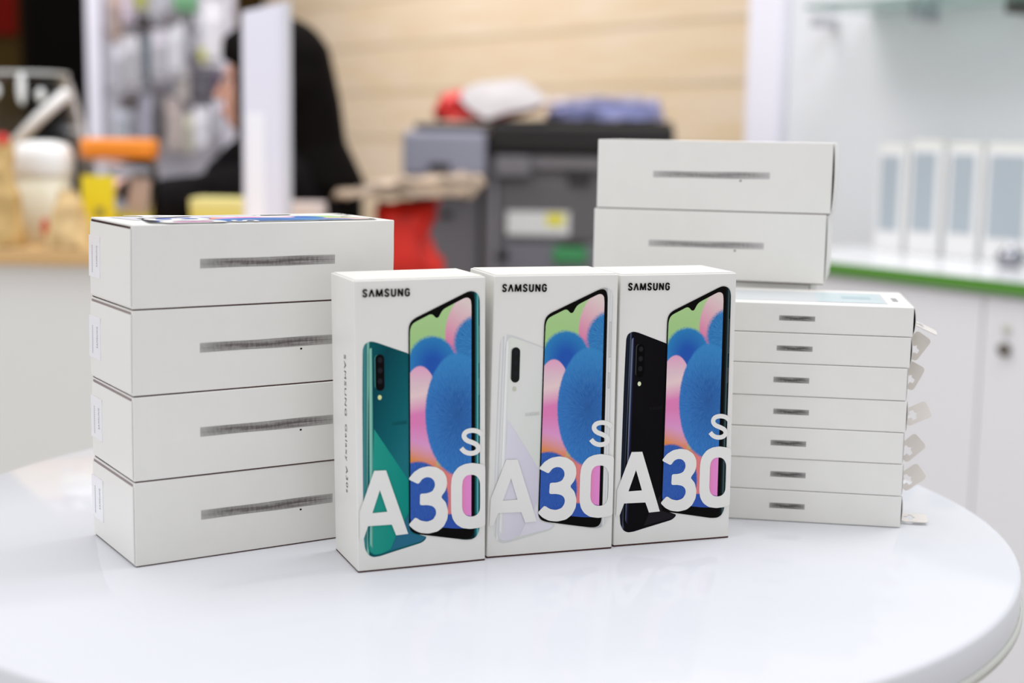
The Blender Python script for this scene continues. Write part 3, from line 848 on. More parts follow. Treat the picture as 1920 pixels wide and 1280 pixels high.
struct(MB().box((pa.x - 3.0, 5.62, 0), (pL.x + .03, 5.7, 3.0)).build('wall_left', mat('wall_olive2', (50, 38, 16), .9, spec=.05, noise=.05, nscale=3)))
po = MB().box((pa.x, 5.6, pb.z), (pb.x, 5.62, pb.z + .55), .002).build('wall_poster', mat('poster_red', (76, 8, 4), .8, spec=.05))
tag(po, 'dark red poster on the brown wall at the upper left', 'poster')

# ------------------------------------------------------------------ white wall unit with counter on the right
F1 = ground(1555, 490, .78); F2 = ground(1920, 530, .78)
dr = (F2 - F1); dr.z = 0; dr.normalize(); nr = Vector((-dr.y, dr.x, 0))    # nr points away from camera
if nr.y < 0: nr = -nr
angr = math.atan2(dr.y, dr.x)
F1 = F1 - dr * .22
rt = thing('counter_cabinet', 'white lower cabinet run with a round lock beside the round table', 'cabinet', (F1.x, F1.y, 0), angr)
Mi = lambda p: p
LEN = 2.2
MB().box((0, .03, .08), (LEN, .45, .755)).build('body', WHITE, rt)
MB().box((.02, .06, 0), (LEN, .40, .08)).build('plinth', mat('plinth_grey', (150, 150, 150), .5), rt)
def loc_r(u, v, ydepth):
    """local x of a pixel ray on a plane y=ydepth"""
    n = nr; p0 = F1 + nr * ydepth
    P_ = onplane(u, v, p0, n); L_ = local(rt, P_); return L_
seam = loc_r(1836, 700, .012).x
x = seam
xs = [seam - .42, seam, seam + .42, seam + .84]
for i, xx in enumerate([.004] + xs):
    x1 = (xs + [LEN])[i]
    if x1 - xx < .03: continue
    dd = MB().box((xx + .0016, .012, .09), (x1 - .0016, .03, .750), .0015).build('door', WHITE, rt)
    if i == 2:
        k = loc_r(1877, 656, .0)
        Mr = Matrix.Translation((k.x, .010, k.z)) @ Matrix.Rotation(R(90), 4, 'X')
        MB().lathe([(0, 0), (.011, 0), (.011, .005), (.009, .009), (.004, .010), (0, .010)], 24, Mr).build('lock', mat('lock_brass', (112, 104, 96), .25, metal=.9), dd)
        k2 = loc_r(1880, 618, .0)
        Mr = Matrix.Translation((k2.x, .010, k2.z)) @ Matrix.Rotation(R(90), 4, 'X')
        MB().lathe([(0, 0), (.008, 0), (.008, .001), (0, .001)], 20, Mr).build('sticker_dot', mat('sticker_beige', (205, 202, 190), .5), dd)
ct = thing('worktop', 'white worktop with a bright green front edge on the right', 'worktop', (F1.x, F1.y, 0), angr)
MB().box((-.02, .0, .757), (LEN, .45, .78), .001).build('slab', mat('worktop_white', (236, 236, 238), .15), ct)
MB().box((-.022, -.003, .758), (LEN, -.0002, .7795), .0004).build('edge_band', mat('edge_green', (78, 136, 44), .4), ct)
LW = 2.6
wl = local(rt, onplane(1412, 200, F1 + nr * .45, nr)).x
o = MB().box((wl, .452, 0), (LW, .52, 3.0)).build('wall_right', mat('wall_gloss_white', (222, 224, 226), .22, spec=.5)); o.location = rt.location; o.rotation_euler = rt.rotation_euler; struct(o)
wl2 = local(rt, onplane(1462, 200, F1 + nr * .43, nr)).x
o = MB().box((wl, .425, 0), (wl2, .4515, 3.0), .002).build('trim_1', mat('trim_lilac_white', (232, 231, 240), .35)); o.location = rt.location; o.rotation_euler = rt.rotation_euler; struct(o)
# glass shelf with brackets near the top
g0 = local(rt, onplane(1508, 14, F1 + nr * .25, nr)); 
sh = thing('glass_shelf', 'greenish glass shelf fixed high on the glossy white wall', 'shelf', (F1.x, F1.y, 0), angr)
MB().box((g0.x, .25, g0.z - .004), (g0.x + 1.5, .4518, g0.z + .004), .001).build('glass_plate', mat('glass_green', (190, 218, 210), .08, trans=.75, ior=1.45), sh)
for u_ in (1536, 1722, 1900):
    xx = local(rt, onplane(u_, 24, F1 + nr * .40, nr)).x
    MB().box((xx - .009, .385, g0.z - .026), (xx + .009, .4518, g0.z - .0045), .002).build('shelf_bracket', CHROME if u_ != 1900 else mat('bracket_dark', (96, 92, 86), .4, metal=.6), sh)
# four white packs with grey blue fronts leaning at the back of the counter
pk = [(1650, 1684, 292, 432), (1710, 1752, 286, 434), (1782, 1824, 290, 438), (1853, 1921, 292, 448)]
lab = ['narrow white display box with grey blue front, leftmost of four on the worktop', 'white display box with grey blue front, second from the left on the worktop', 'white display box with grey blue front, third from the left on the worktop', 'widest white display box with grey blue front, rightmost on the worktop']
for k, (u0, u1, v0, v1) in enumerate(pk):
    yy = .30
    A = loc_r(u0, (v0 + v1) / 2, yy).x; B = loc_r(u1, (v0 + v1) / 2, yy).x
    zt_ = loc_r((u0 + u1) / 2, v0, yy).z; zb = loc_r((u0 + u1) / 2, v1, yy).z
    mid = Vector(((A + B) / 2, yy, 0)); Mw = Matrix.Translation(rt.location) @ Matrix.Rotation(angr, 4, 'Z')
    wp = Mw @ mid
    b_ = thing('display_box', lab[k], 'box', (wp.x, wp.y, .7801), angr, 'grey blue fronted boxes on the worktop')
    hw = (B - A) / 2; z0_ = max(zb - .78, .012); z1_ = zt_ - .78
    MB().box((-hw - .012, .001, 0), (hw + .012, .030, z1_ + .012), .004).build('carton', mat('display_white', (224, 224, 223), .4), b_)
    MB().box((-hw, -.0005, z0_), (hw, .0015, z1_), .0004).build('front_panel', mat('display_greyblue', (166, 176, 182), .35), b_)
    MB().box((-hw - .010, .004, z1_ + .012), (hw + .010, .027, z1_ + .022), .003).build('lid', mat('display_cream', (226, 225, 216), .4), b_)
# chrome teapot-like pot at the right edge of the worktop
cp = ground(1893, 500, .7802)
cpt = thing('chrome_pot', 'small shiny chrome pot on the worktop at the right edge', 'pot', tuple(cp))
MB().lathe([(0, 0), (.016, 0), (.020, .003), (.024, .012), (.024, .020), (.019, .028), (.014, .032), (0, .032)], 40).build('bowl', mat('pot_steel', (150, 150, 156), .1, metal=1.0), cpt)
MB().lathe([(0, .032), (.014, .032), (.010, .037), (.003, .039), (.004, .044), (0, .046)], 30).build('lid', CHROME, cpt)
MB().tube([(.022, 0, .010), (.031, 0, .012), (.034, 0, .019), (.029, 0, .025), (.021, 0, .024)], .002).build('handle', CHROME, cpt)

# ------------------------------------------------------------------ desk at the left
DZ = .80
Dl = ground(0, 468, DZ); Dr = ground(165, 466, DZ)
yd = (Dl.y + Dr.y) / 2
xr = at(560, 450, yd).x
dk = thing('service_desk', 'white service desk with a light wooden top behind the left stack', 'desk', (-.8, yd, 0))
MB().box((-1.3, .0, DZ - .026), (xr + .8, .50, DZ), .002).build('desktop', wood_material('desk_wood', (218, 180, 126), (202, 160, 102), (202, 160, 102), .5, 0.001), dk)
MB().box((-1.28, .025, 0), (xr + .78, .05, DZ - .0265)).build('front_panel', WHITEW, dk)
for s_ in (-1.28, xr + .755):
    MB().box((s_, .051, 0), (s_ + .025, .48, DZ - .0265)).build('side_panel', WHITEW, dk)

def on_desk(u, v, Y=None):
    p = ground(u, v, DZ + .0003)
    return p
KRAFT = mat('kraft_paper', (200, 168, 110), .7, noise=.12, nscale=25, bump=.6)
def mm(Y): return Y / FPX
# clear tub behind
Yb = yd + .385
c = at(62, 300, Yb)
tb = thing('clear_tub', 'large clear plastic tub with a slanting white handle on the wooden desk', 'tub', (c.x, Yb, DZ + .0003))
ht = at(60, 140, Yb).z - DZ; hw = at(160, 300, Yb).x - c.x
prof = [(hw * 1.0, 0), (hw * 1.02, .01), (hw * .98, ht * .45), (hw * .86, ht * .75), (hw * .66, ht * .97), (hw * .6, ht), (0, ht)]
inner = [(0, ht - .003), (hw * .59, ht - .003), (hw * .64, ht * .96), (hw * .84, ht * .745), (hw * .965, ht * .45), (hw * 1.0, .01), (hw * .98, 0)]
MB().lathe(prof + inner, 48, None, True, 4).build('tub_shell', CLEAR, tb)
MB().lathe([(hw * .61, ht - .002), (hw * .64, ht - .002), (hw * .64, ht + .004), (hw * .61, ht + .004), (hw * .61, ht - .002)], 48, None, True, 4).build('rim', mat('tub_rim', (205, 208, 205), .3), tb)
pA = local(tb, at(22, 275, Yb - hw - .012)); pB = local(tb, at(128, 172, Yb - hw - .012))
MB().tube([pA, pA.lerp(pB, .5) + Vector((0, -.006, .002)), pB], .011).build('handle', mat('handle_white', (228, 228, 226), .35), tb)
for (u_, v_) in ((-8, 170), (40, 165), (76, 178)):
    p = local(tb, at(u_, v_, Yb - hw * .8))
    MB().ball(p + Vector((0, 0, 0)), (.008, .004, .030 if u_ == 40 else .012)).build('painted_highlight', mat('highlight_white', (235, 240, 240), .2), tb)  # white blobs imitating glints on the clear plastic
# white tub in front of it
Yw = yd + .14
c = at(82, 330, Yw)
wt = thing('white_tub', 'white plastic food tub with a broad lid between paper bag and jar', 'tub', (c.x, Yw, DZ + .0003))
hz1 = at(82, 264, Yw).z - DZ; hz0 = at(82, 330, Yw).z - DZ; hw = at(134, 330, Yw).x - c.x
MB().lathe([(hw * .62, 0), (hw * .66, .004), (hw * .95, hz0), (0, hz0)], 40, None, True, 3).build('tub_body', mat('tub_milky', (228, 222, 200), .35), wt)
MB().lathe([(hw * .98, hz0 + .0002), (hw * 1.02, hz0 + .004), (hw * 1.0, hz1 * .86), (hw * .82, hz1 * .97), (hw * .4, hz1), (0, hz1)], 40, None, True, 3).build('lid', mat('tub_lid_white', (236, 236, 234), .35), wt)
# jar with orange lid
Yj = yd + .20
c = at(228, 400, Yj)
hw = (at(293, 400, Yj).x - at(159, 400, Yj).x) / 2
jr = thing('storage_jar', 'square clear jar with an orange screw lid and yellow label', 'jar', (c.x, Yj, DZ + .0003), R(6))
hl = at(228, 296, Yj).z - DZ; htp = at(228, 260, Yj).z - DZ
MB().lathe([(hw * .93, 0), (hw * .96, .006), (hw * .96, hl * .9), (hw * .88, hl - .001), (hw * .86, hl - .001), (hw * .93, hl * .88), (hw * .93, .008), (0, .008), (0, 0)], 48, None, True, 6).build('jar_body', CLEAR, jr)
MB().lathe([(hw * .90, hl), (hw * .98, hl), (hw * .98, htp - .006), (hw * .93, htp), (0, htp), (0, hl)], 60, None, True, 6).build('lid', mat('lid_orange', (246, 146, 40), .4), jr)
MB().box((-hw * .9, -hw * .985, .012), (-hw * .02, -hw * .965, hl * .80), .0008).build('label', mat('label_yellow', (236, 214, 30), .5), jr)
MB().box((-hw * .55, -hw * .995, .045), (-hw * .3, -hw * .987, .062), .0004).build('label_mark', mat('label_grey', (150, 140, 70), .5), jr)
MB().lathe([(0, .009), (hw * .9, .009), (hw * .9, .042), (0, .047)], 40, None, True, 6).build('yellow_filling', mat('filling_yellow', (240, 218, 50), .6), jr)
MB().box((hw * .05, -hw * .3, .03), (hw * .62, -hw * .1, hl * .78), .002, Matrix.Rotation(R(8), 4, 'Y')).build('pink_sachet', mat('sachet_pink', (216, 186, 172), .5), jr)
MB().box((hw * .3, hw * .1, .03), (hw * .8, hw * .3, hl * .82), .002).build('grey_sachet', mat('sachet_grey', (128, 132, 128), .5), jr)
# paper bags
def crumple(name, label, cat, u0, u1, v0, v1, Y, m, depth=.05, seed=1, parent=None, z_base=None, top=0.8, amp=.12):
    random.seed(seed)
    A = at(u0, v1, Y); B = at(u1, v0, Y); cx = (A.x + B.x) / 2; hw = (B.x - A.x) / 2
    zb = z_base if z_base is not None else min(A.z, B.z); h = B.z - zb
    t_ = thing(name, label, cat, (cx, Y, zb)) if parent is None else parent
    n = 28; prof = 12; vs = []; fs = []
    ph = [random.uniform(0, 6.28) for _ in range(6)]
    for j in range(prof + 1):
        f = j / prof
        rx = hw * (1 - (1 - top) * f) ; ry = depth * (1 - .75 * f ** 1.5)
        for i in range(n):
            a = 2 * math.pi * i / n
            k = (abs(math.cos(a)) ** 4 + abs(math.sin(a)) ** 4) ** -.25
            w_ = 1 + amp * (math.sin(3 * a + ph[0] + 4 * f) * .4 + math.sin(7 * a + ph[1] - 5 * f) * .3 + math.sin(11 * a + ph[2] + 9 * f) * .3)
            vs.append(Vector((rx * k * w_ * math.cos(a), ry * k * w_ * math.sin(a), h * f * (1 + (.06 * math.sin(5 * a + ph[3]) if j == prof else 0)))))
    for j in range(prof):
        for i in range(n): fs.append((j * n + i, j * n + (i + 1) % n, (j + 1) * n + (i + 1) % n, (j + 1) * n + i))
    fs.append(tuple(reversed(range(n)))); fs.append(tuple(prof * n + i for i in range(n)))
    MB().add(vs, fs).build('wrapping' if cat != 'bag' else 'bag_body', m, t_)
    return t_, hw, h
bg1, hw, h = crumple('paper_bag', 'tall kraft paper bag with a red tip at the left end of the desk', 'bag', -45, 42, 268, 434, yd + .045, KRAFT, .04, 3, z_base=DZ + .0003, top=.55)
MB().ball((hw * .2, 0, h + .002), (.012, .01, .014)).build('red_tip', mat('tip_red', (200, 40, 36), .5), bg1)
bg2, hw, h = crumple('paper_bag', 'small crumpled kraft paper bag in front of the orange-lidded jar', 'bag', 84, 172, 360, 432, yd + .045, mat('kraft_paper_light', (208, 178, 126), .6, noise=.16, nscale=30, bump=.6), .04, 5, z_base=DZ + .0003, top=.42)
MB().ball((-hw * .98, 0, h * .35), (.006, .006, .016)).build('red_patch', mat('patch_red', (206, 70, 40), .5), bg2)
bk = MB().box((at(18, 400, yd + .22).x, yd + .215, DZ + .0003), (at(100, 400, yd + .22).x, yd + .245, at(60, 342, yd + .22).z), .004).build('black_case', BLACKM)
# sits between the tubs
tag(bk, 'black case standing behind the white tub on the desk', 'case')
# candies
gc = on_desk(96, 447)
for k, (dx, dy) in enumerate(((-.016, 0), (0, .004), (.014, -.002), (.006, .018))):
    s = MB(); s.ball((0, 0, .006), (.007, .006, .006), 14, 8)
    cn = thing('wrapped_candy', 'pale green wrapped candy on the desk edge before the paper bags', 'candy', (gc.x + dx, gc.y + dy, DZ + .0003), k * 1.1, 'green candies on the desk')
    s.build('sweet', mat('candy_green', (120, 190, 130), .4), cn)
    MB().lathe([(.0012, .006), (.004, .010)], 10, Matrix.Translation((.0, 0, .006)) @ Matrix.Rotation(R(90), 4, 'Y')).build('wrapper_twist', mat('candy_green_light', (170, 214, 176), .4), cn)
pp = on_desk(52, 446)
tag(MB().box((pp.x - .035, pp.y - .01, DZ + .0003), (pp.x + .028, pp.y + .05, DZ + .0015), .0003).build('paper_slip', mat('paper_slip', (228, 220, 212), .6)), 'small white paper slip lying on the desk left of the candies', 'paper')
# pale yellow carton
Yy = yd + .22
A = at(356, 372, Yy); B = at(462, 372, Yy)
t = thing('yellow_carton', 'pale yellow carton standing on the desk before the seated person', 'box', ((A.x + B.x) / 2, Yy + .04, DZ + .0003))
hw = (B.x - A.x) / 2
MB().box((-hw, -.04, 0), (hw, .04, A.z - DZ - .006), .002).build('carton', mat('carton_yellow', (232, 222, 110), .5), t)
MB().box((-hw - .001, -.041, A.z - DZ - .022), (hw + .001, .041, A.z - DZ), .002).build('lid', mat('carton_cream', (236, 228, 150), .5), t)
# white folded papers
Yp = yd + .30
A = at(556, 382, Yp); B = at(632, 372, Yp)
t = thing('paper_stack', 'stack of white papers on the desk right of the acrylic sign', 'papers', (xr - .05, Yp + .05, DZ + .0003))
hgt = (A.z - DZ); n_ = 5
for k in range(n_):
    MB().box((-.045, -.05, hgt * k / n_ + .0002), (.045, .05, hgt * (k + 1) / n_ - .0002), .001, Matrix.Rotation(R(random.uniform(-2, 2)), 4, 'Z')).build('ream', mat('paper_white_%d' % (k % 2), (226, 216, 210) if k % 2 else (214, 200, 196), .6), t)
# acrylic sign holder
Ya = yd + .12
A = at(453, 22, Ya + .0); B = at(534, 6, Ya - .0)
sg = thing('sign_holder', 'tall white acrylic sign holder in front of the person', 'sign holder', ((A.x + B.x) / 2, Ya, DZ + .0003), R(-14))
hw = (B.x - A.x) / 2 / math.cos(R(14)); hs = B.z - DZ; hsl = A.z - DZ
SGN = mat('sign_white', (226, 225, 238), .15, spec=.5)
mb = MB(); mb.hexa([Vector((x * hw, y, (.006 if z == 0 else (hs if x > 0 else hsl)))) for z in (0, 1) for y in (-.004, .004) for x in (-1, 1)], .001, 2).build('sign_panel', SGN, sg)
MB().box((-hw * .8, -.0056, .03), (hw * .1, -.0042, hs * .55), .0004).build('printed_insert', mat('insert_white', (244, 244, 250), .3), sg)
MB().box((hw + .0012, -.008, .006), (hw + .010, .008, hs + .001), .001).build('side_rail', mat('sign_rail', (206, 206, 212), .25), sg)
MB().box((-hw - .01, -.04, 0), (hw + .014, .04, .0058), .001).build('foot', SGN, sg)

# ------------------------------------------------------------------ hanging products
Yh = 4.1
A = at(166, 100, Yh); B = at(440, 100, Yh)
ph = thing('display_wall', 'white slatted product display panel hung with packets behind the person', 'display panel', ((A.x + B.x) / 2, Yh, 0))
hw = (B.x - A.x) / 2
MB().box((-hw, 0, .05), (hw, .03, 2.3), .003).build('back_panel', mat('pegboard_white', (176, 173, 182), .5), ph)
for s_ in (-1, 1):
    MB().box((s_ * (hw - .02) - .02, -.02, 0), (s_ * (hw - .02) + .02, -.0005, 2.32), .003).build('upright_post', mat('post_white', (226, 224, 236), .4), ph)
for z in np.arange(.3, 2.2, .16):
    MB().box((-hw + .045, -.008, z), (hw - .045, -.0003, z + .012), .001).build('rail', mat('rail_grey', (150, 148, 156), .4), ph)
MB().box((-hw, -.12, 0), (hw, .12, .045), .004).build('foot', mat('foot_grey', (140, 140, 146), .5), ph)
packs = [  # u, v, w, h, colour, words
 (217, 30, 26, 90, (196, 170, 160), 'brownish pink'), (240, -10, 24, 100, (214, 200, 216), 'pale pink'), (263, -20, 24, 70, (196, 200, 110), 'yellow green'),
 (270, 42, 34, 26, (70, 62, 62), 'black'), (297, 0, 28, 76, (214, 214, 224), 'white'), (318, 34, 30, 30, (120, 114, 120), 'grey'), (347, 4, 44, 44, (120, 180, 130), 'green and white'),
 (345, 36, 36, 22, (96, 92, 96), 'dark grey'), (245, 118, 30, 100, (200, 198, 204), 'light grey'), (276, 112, 13, 84, (110, 128, 134), 'slate'),
 (300, 104, 30, 92, (214, 210, 220), 'white'), (330, 92, 32, 100, (206, 206, 212), 'silver'), (362, 66, 30, 74, (222, 220, 230), 'white'),
 (399, 62, 40, 120, (224, 222, 228), 'white'), (379, 104, 12, 24, (206, 208, 70), 'yellow'), (378, 162, 52, 54, (96, 92, 102), 'charcoal'),
 (342, 160, 26, 60, (208, 200, 198), 'beige'), (243, 192, 34, 26, (74, 64, 62), 'dark'), (230, 235, 34, 60, (206, 210, 222), 'pale blue'),
 (275, 222, 24, 84, (176, 174, 190), 'lilac grey'), (298, 216, 22, 100, (84, 80, 84), 'black'), (325, 232, 34, 100, (214, 200, 196), 'pinkish white'),
 (355, 250, 18, 70, (214, 212, 190), 'cream'), (378, 242, 28, 80, (216, 214, 222), 'white'), (410, 224, 24, 70, (222, 220, 232), 'bright white'), (222, 130, 20, 90, (214, 214, 224), 'white'),
 (424, 150, 16, 90, (190, 190, 204), 'grey lilac'), (402, -6, 40, 44, (176, 172, 180), 'grey')]
import itertools
rowname = lambda v: 'top row' if v < 50 else ('middle row' if v < 175 else 'bottom row')
order = {}
for u, v, w_, h_, col, wd in packs: order.setdefault(rowname(v), []).append(u)
ordn = ['first', 'second', 'third', 'fourth', 'fifth', 'sixth', 'seventh', 'eighth', 'ninth', 'tenth', 'eleventh', 'twelfth']
for k, (u, v, w_, h_, col, wd) in enumerate(packs):
    dep = .05 + .03 * ((k * 7) % 3)
    Y = Yh - dep
    C_ = at(u, v, Y); pw = w_ * mm(Y); phh = h_ * mm(Y)
    r_ = rowname(v); idx = sorted(order[r_]).index(u)
    t = thing('hanging_pack', '%s packet, %s from left in %s of display panel' % (wd, ordn[idx], r_), 'packet', (C_.x, Y, C_.z - phh / 2), 0, 'packets hanging on the display panel')
    key = 'pack_%d_%d_%d' % col
    MB().box((-pw / 2, -.002, 0), (pw / 2, .002, phh), .001).build('card', mat(key, col, .4, noise=.06, nscale=40), t)
    MB().box((-pw * .36, -.014, phh * .1), (pw * .36, -.0022, phh * .72), .003).build('blister', mat('blister_%d_%d_%d' % col, tuple(int(q_ * (.93 if k % 2 else .80)) for q_ in col), .25), t)
    MB().tube([(0, dep, phh - .008), (0, -.012, phh - .008), (0, -.016, phh - .003)], .0016, 6).build('hook', CHROME, t)

# ------------------------------------------------------------------ copier
Yc = 3.4; s_ = mm(Yc)
def cx(u): return at(u, 300, Yc).x
def cz(v, u=1000): return at(u, v, Yc).z
cpn = thing('photocopier', 'large grey and black office photocopier against the wooden wall', 'photocopier', (cx(1010), Yc, 0))
ox = cx(1010)
def cb(name, u0, u1, v0, v1, y0, y1, m, bev=.004, parent=None, raw0=None):
    z0 = raw0 if raw0 is not None else cz(v1, (u0 + u1) / 2); z1 = cz(v0, (u0 + u1) / 2)
    return MB().box((cx(u0) - ox, y0, z0), (cx(u1) - ox, y1, z1), bev).build(name, m, parent or cpn)
G1 = mat('copier_bluegrey', (142, 142, 156), .45); G2 = mat('copier_grey', (112, 109, 113), .5); G3 = mat('copier_darkgrey', (94, 91, 92), .5)
G4 = mat('copier_black', (20, 14, 13), .5); G5 = mat('copier_lid', (66, 63, 70), .5)
cb('main_body', 905, 1262, 290, 700, 0, .6, G3, .008, raw0=.06)
cb('left_cabinet', 800, 904, 332, 700, .03, .6, G2, .008, raw0=.06)
cb('sorter_unit', 757, 912, 246, 331, -.05, .5, G1, .012)
cb('sorter_lid', 778, 916, 231, 245.5, -.03, .48, G5, .004)
cb('document_feeder', 917, 1262, 232, 288, -.03, .56, G4, .012)
cb('feeder_tray', 1000, 1266, 226, 231.7, .05, .5, G4, .006)
cb('feeder_hump', 912, 1010, 221, 231.7, .32, .52, G4, .006)
cb('control_panel', 928, 995, 292, 330, -.035, -.001, G2, .004)
cb('scanner_edge', 996, 1262, 294, 318, -.015, -.001, mat('copier_midgrey', (120, 116, 118), .5), .003)
u = cb('upper_door', 938, 1150, 336, 452, -.012, -.001, G3, .004)
cb('warning_label', 952, 1070, 396, 440, -.0145, -.0125, mat('label_white', (214, 214, 212), .5), .0005)['label'] = 'white warning label'
cb('yellow_mark', 1026, 1060, 401, 422, -.0155, -.0148, mat('label_bright_yellow', (222, 212, 40), .5), .0002)
cb('door_handle', 1066, 1108, 322, 345, -.024, -.0125, mat('handle_black', (38, 34, 34), .5), .004)
cb('sorter_handle', 806, 846, 305, 319, -.057, -.051, mat('handle_black', (38, 34, 34), .5), .003)
cb('lower_tray', 938, 1262, 456, 530, -.010, -.001, mat('copier_bluish', (112, 111, 118), .5), .004)
cb('green_handle', 1040, 1104, 462, 492, -.020, -.011, mat('handle_green', (60, 140, 84), .5), .004)
cb('tray_slot', 1052, 1100, 455, 461, -.016, -.0105, mat('handle_black', (38, 34, 34), .5), .002)
Mk = Matrix.Translation((cx(945) - ox, -.0, cz(476))) @ Matrix.Rotation(R(90), 4, 'X')
MB().lathe([(0, .001), (.016, .001), (.014, .02), (0, .022)], 24, Mk).build('knob', mat('handle_black', (38, 34, 34), .5), cpn)
cb('hinge_strip', 921, 934, 330, 520, -.006, -.0005, mat('copier_lightgrey', (134, 131, 137), .5), .002)
cb('side_slot', 828, 848, 398, 410, .024, .029, mat('handle_black', (38, 34, 34), .5), .002)
cb('tray_front', 938, 1262, 534, 620, -.010, -.001, G3, .004)
for sx in (820, 1240):
    for sy in (.08, .52):
        MB().lathe([(.02, 0), (.025, .01), (.025, .04), (.012, .0605)], 16, Matrix.Translation((cx(sx) - ox, sy, 0))).build('castor', BLACKM, cpn)
# red and white bag on the copier
def pillow(name, label, cat, pts, Y0, Y1, zb, m, parent=None, partname='wrapping', rnd=4, lift=0.0):
    """soft parcel: outline in pixels on the plane Y0, given thickness to Y1 and rounded"""
    P_ = [at(u_, v_, Y0) for u_, v_ in pts]
    cxx = sum(p.x for p in P_) / len(P_)
    t_ = parent or thing(name, label, cat, (cxx, (Y0 + Y1) / 2, zb))
    loops = []; NL = 7
    cen = Vector((cxx, 0, sum(p.z for p in P_) / len(P_)))
    n_ = len(P_)
    for j in range(NL):
        f = j / (NL - 1); y = Y0 + (Y1 - Y0) * f - (Y0 + Y1) / 2
        k = 1 - .22 * (abs(2 * f - 1)) ** 3
        lp = []
        for i, p in enumerate(P_):
            x = cxx + (p.x - cxx) * k; z = zb + max(0.0, (p.z - zb)) * (1 - (.12 * abs(2 * f - 1) ** 3))
            w_ = .006 * math.sin(i * 2.3 + j * 1.7)
            lp.append(Vector((x - t_.location.x + w_, y + w_ * .5, max(0, z - t_.location.z + (w_ if z > zb + .01 else 0)))))
        loops.append(lp)
    vs = [p for l in loops for p in l]; fs = []
    for j in range(NL - 1):
        for i in range(n_):
            fs.append((j * n_ + i, j * n_ + (i + 1) % n_, (j + 1) * n_ + (i + 1) % n_, (j + 1) * n_ + i))
    fs.append(tuple(reversed(range(n_)))); fs.append(tuple((NL - 1) * n_ + i for i in range(n_)))
    MB().add(vs, fs, True).build(partname, m, t_)
    return t_
ztop = max(cz(231, 847), cz(232, 1089.5)) + .0006; zt2 = cz(226, 1133) + .0006
RED = mat('plastic_red', (206, 38, 32), .35, noise=.12, nscale=14, bump=.5)
rb = pillow('shopping_bag', 'red and white plastic shopping bag lying on the photocopier', 'bag', [(812, 233), (806, 205), (822, 176), (850, 166), (900, 160), (960, 168), (1004, 176), (1022, 190), (1016, 206), (990, 214), (930, 233)], Yc + .02, Yc + .30, ztop, RED, partname='bag_body')
pillow(None, None, None, [(880, 200), (862, 188), (864, 172), (894, 156), (975, 148), (1000, 163), (1026, 186), (1000, 202), (950, 208), (912, 221)], Yc - .02, Yc + .14, cz(228), mat('plastic_white', (232, 226, 226), .35, noise=.03, nscale=14, bump=.4), parent=rb, partname='white_side')['label'] if False else None
mbw = MB()
P_ = [at(u_, v_, Yc - .005) for u_, v_ in [(912, 224), (880, 205), (862, 186), (868, 168), (894, 155), (975, 148), (1002, 165), (1030, 188), (996, 203), (950, 211)]]
P_ = [Vector((p.x, p.y, p.z)) - rb.location for p in P_]
n_ = len(P_)
vs = P_ + [p + Vector((0, .09, .003)) for p in P_] + [sum(P_, Vector()) / n_ + Vector((0, -.004, .0))]
fs = [(i, (i + 1) % n_, n_ + (i + 1) % n_, n_ + i) for i in range(n_)] + [(2 * n_, (i + 1) % n_, i) for i in range(n_)] + [tuple(n_ + i for i in range(n_))]
mbw.add(vs, fs, False).build('white_print', mat('plastic_white', (234, 228, 228), .35, noise=.03, nscale=14, bump=.4), rb)
BLUEB = mat('bag_blue', (138, 142, 188), .35, noise=.4, nscale=18, bump=.8)
bb = pillow('plastic_bundle', 'bundle of lavender blue plastic bags on the photocopier lid', 'bags', [(1026, 228), (1022, 208), (1040, 195), (1100, 186), (1180, 184), (1240, 186), (1254, 205), (1256, 227), (1130, 228)], Yc + .10, Yc + .36, zt2 - .0, BLUEB, partname='folded_bags')
pillow(None, None, None, [(1020, 196), (1040, 180), (1120, 176), (1200, 177), (1246, 182), (1250, 196), (1180, 194), (1090, 195)], Yc + .10, Yc + .30, at(1100, 196, Yc + .1).z, mat('bag_grey', (176, 168, 176), .4, noise=.1, nscale=16, bump=.5), parent=bb, partname='grey_wrap')

# ------------------------------------------------------------------ stool with red bag and brown parcel
Yr = yd + .42
sp = at(770, 400, Yr); sz = .56
st = thing('round_stool', 'round grey stool carrying the red bag right of the desk', 'stool', (sp.x + .055, Yr + .06, 0))
MB().lathe([(0, sz - .03), (.11, sz - .03), (.118, sz - .02), (.118, sz - .006), (.11, sz), (0, sz)], 40).build('seat', mat('stool_grey', (150, 150, 155), .4), st)
for k in range(4):
    a = R(45 + 90 * k)
    MB().tube([(.08 * math.cos(a), .08 * math.sin(a), sz - .03), (.11 * math.cos(a), .11 * math.sin(a), .002)], .010).build('leg', CHROME, st)
rdb = pillow('red_bag', 'bright red plastic bag standing on the stool behind the boxes', 'bag', [(690, 700), (684, 560), (700, 440), (694, 400), (700, 376), (740, 371), (800, 372), (824, 378), (820, 398), (800, 424), (806, 452), (826, 490), (846, 560), (846, 700)], Yr, Yr + .14, sz + .0004, mat('plastic_red_bright', (214, 34, 18), .4, noise=.4, nscale=9, bump=.8), partname='bag_body')  # colour noise paints the dark shading of the folds
BRN = mat('parcel_brown', (168, 148, 128), .35, noise=.5, nscale=26, bump=.9)
zz = at(740, 371, Yr).z + .001
bp_ = pillow('wrapped_parcel', 'crumpled film wrapped brown parcel lying on top of the red bag', 'parcel', [(612, 386), (640, 362), (690, 342), (740, 334), (800, 332), (860, 326), (902, 332), (908, 352), (884, 380), (850, 386), (790, 374), (700, 372)], Yr - .03, Yr + .17, zz, BRN, partname='wrapping')

